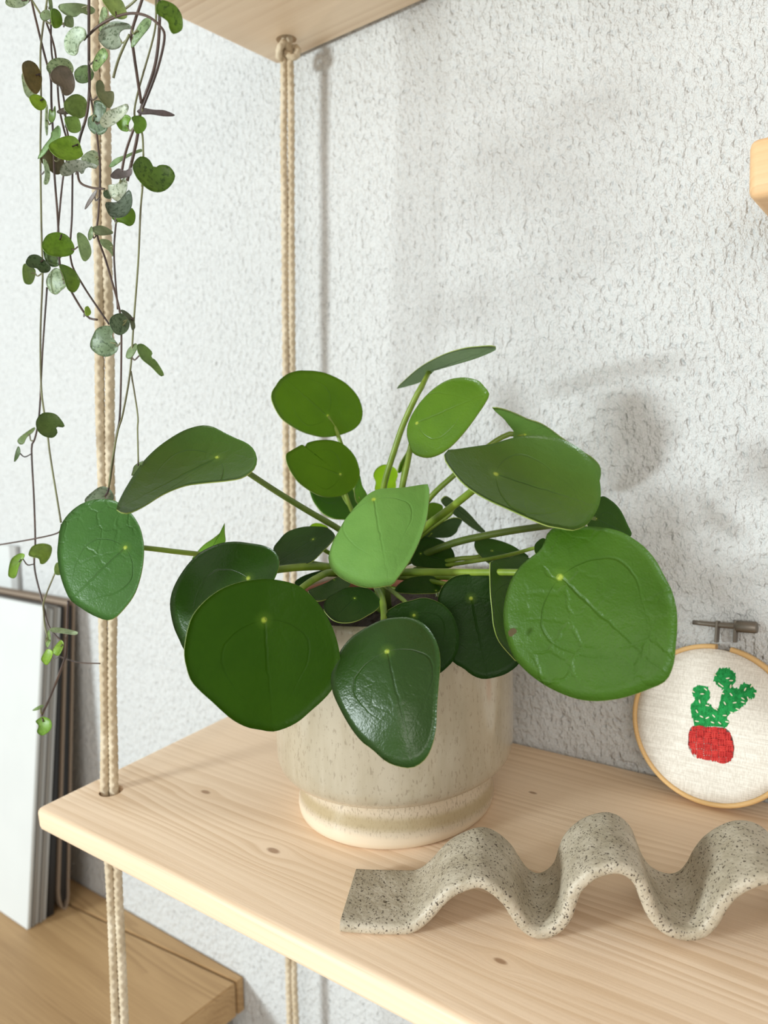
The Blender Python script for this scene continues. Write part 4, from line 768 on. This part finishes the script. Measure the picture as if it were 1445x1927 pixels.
# ------------------------------------------------------------------ desk at the lower left
DZ = -0.3774; DX = -0.0885; DT = 0.043
desk = empty('desk', (-0.85, -0.4, FLOOR_Z), 'oak desk with a dark groove along its back, below the shelves at the left', 'desk')
def desk_part(name, p0, p1, mat, bev=0.0012, label=None): o = from_bm(name, box_bm(p0, p1, bev, 2), mat, desk, label=label); auto_smooth(o, 50); return o
g0, g1 = -0.0390, -0.0135                                          # the groove runs slightly askew, as in the photo
def quad_board(name, A, mat):
    bm = bmesh.new(); t = [bm.verts.new((x, y, DZ)) for x, y in A]; b = [bm.verts.new((x, y, DZ - DT)) for x, y in A]; k = len(A)
    bm.faces.new(t); bm.faces.new(b[::-1])
    for i in range(k): bm.faces.new([t[i], b[i], b[(i + 1) % k], t[(i + 1) % k]])
    bmesh.ops.recalc_face_normals(bm, faces=bm.faces)
    bmesh.ops.bevel(bm, geom=bm.edges[:], offset=0.0012, segments=2, affect='EDGES')
    o = from_bm(name, bm, mat, desk); auto_smooth(o, 50); return o
XL = -1.7; sl = (g1 - g0) / (-0.0959 + 0.3909); gy = lambda x: max(-0.055, g1 + sl * (x + 0.0959))
quad_board('desk_top', [(XL, -0.8), (DX, -0.8), (DX, gy(DX) - 0.0012), (-0.4, gy(-0.4) - 0.0012), (XL, gy(XL) - 0.0012)], M_OAK)
quad_board('back_strip', [(XL, gy(XL) + 0.0012), (-0.4, gy(-0.4) + 0.0012), (DX, gy(DX) + 0.0012), (DX, -0.001), (XL, -0.001)], M_OAK)
desk_part('groove_bed', (XL + .01, -0.07, DZ - DT + .002), (DX - .004, -0.002, DZ - 0.003), M_DARK)
for x0, x1 in ((XL + .02, XL + .06), (DX - .045, DX - .012)): desk_part('side_panel', (x0, -0.76, FLOOR_Z), (x1, -0.02, DZ - DT), M_OAK2)
# boards and folders leaning on the wall, standing on the desk
def leaning(name, x0, x1, yb0, yb1, yt0, yt1, z1, mat, parent=None, bev=0.0006, zoff=0.0003, label=None):
    bm = box_bm((0, 0, 0), (1, 1, 1), 0)
    for v in bm.verts:
        f = v.co.z; a = yb0 + (yt0 - yb0) * f; b = yb1 + (yt1 - yb1) * f
        v.co = Vector((x0 + (x1 - x0) * v.co.x, a + (b - a) * v.co.y, DZ + zoff + (z1 - DZ - zoff) * f))
    if bev: bmesh.ops.bevel(bm, geom=bm.edges[:], offset=bev, segments=2, affect='EDGES')
    o = from_bm(name, bm, mat, parent); auto_smooth(o, 50); return o
XR = -0.398
tag(leaning('canvas_board', -0.86, XR, -0.1062, -0.1016, -0.0560, -0.0514, 0.0575, M_WHITE, label=None), 'large white board in front of the leaning stack on the desk', 'board')
gf = empty('grey_folder', (-0.62, -0.085, DZ), 'grey folder of thin sheets behind the white board on the desk', 'folder')
for k in range(4):
    y = -0.1000 + k * 0.0056; leaning('sheet', -0.87, XR - 0.002 * (k % 2), y, y + 0.0046, y + 0.0495, y + 0.0541, 0.054 - 0.003 * (k % 2), M_GREY if k % 2 == 0 else M_LGREY, gf)
tag(leaning('black_folder', -0.87, XR - 0.003, -0.0765, -0.0662, -0.0275, -0.0245, 0.052, M_BLACK), 'black folder leaning between the grey and taupe folders on the desk', 'folder')
tf = empty('taupe_folder', (-0.62, -0.05, DZ), 'taupe folder with rounded spine, rearmost of the leaning stack on the desk', 'folder')
V = []; Fc = []; prof = []
yb0, yb1, yt0, yt1, zt = -0.0590, -0.0430, -0.0205, -0.0085, 0.058
cy_, hw_ = (yb0 + yb1) / 2, (yb1 - yb0) / 2
oprof = [(yt0, zt)] + [(cy_ - hw_ * math.cos(a), DZ + 0.0305 - 0.030 * math.sin(a)) for a in np.linspace(0, math.pi, 17)] + [(yt1, zt)]
iprof = [(yt1 - .0016, zt)] + [(cy_ + (hw_ - .0016) * math.cos(a), DZ + 0.0305 - 0.0282 * math.sin(a)) for a in np.linspace(0, math.pi, 17)] + [(yt0 + .0016, zt)]
loop = oprof + iprof
for x in (-0.87, XR): V += [(x, y, z) for y, z in loop]
k = len(loop); h = len(oprof)
Fc = [[i, (i + 1) % k, k + (i + 1) % k, k + i] for i in range(k)]
for b in (0, k): Fc += [[b + i, b + i + 1, b + k - 2 - i, b + k - 1 - i] for i in range(h - 1)]
bm = bmesh.new(); vs = [bm.verts.new(v) for v in V]
for f in Fc: bm.faces.new([vs[i] for i in f])
o = from_bm('cover', bm, M_TAUPE, tf, label='taupe cover'); auto_smooth(o, 40)
leaning('pages', -0.86, XR - 0.004, -0.0560, -0.0460, -0.0185, -0.0110, 0.050, M_BLACK, tf, zoff=0.012, label='black inner leaves')
tb = empty('tall_board', (-0.75, -0.006, DZ), 'tall white board with a silver edge, behind the leaning stack at far left', 'board')
xr = on_y(32, 1060, -0.006)[0]; xl = on_y(20, 1060, -0.006)[0]; zt = on_y(27, 1028, -0.006)[2]
from_bm('panel', box_bm((-0.98, -0.0065, DZ + .0003), (xl, -0.0008, zt), 0.0004, 1), M_WHITE, tb)
from_bm('edge_strip', box_bm((xl, -0.0072, DZ + .0003), (xr, -0.0008, zt), 0.0004, 1), M_LGREY, tb, label='silver edge')
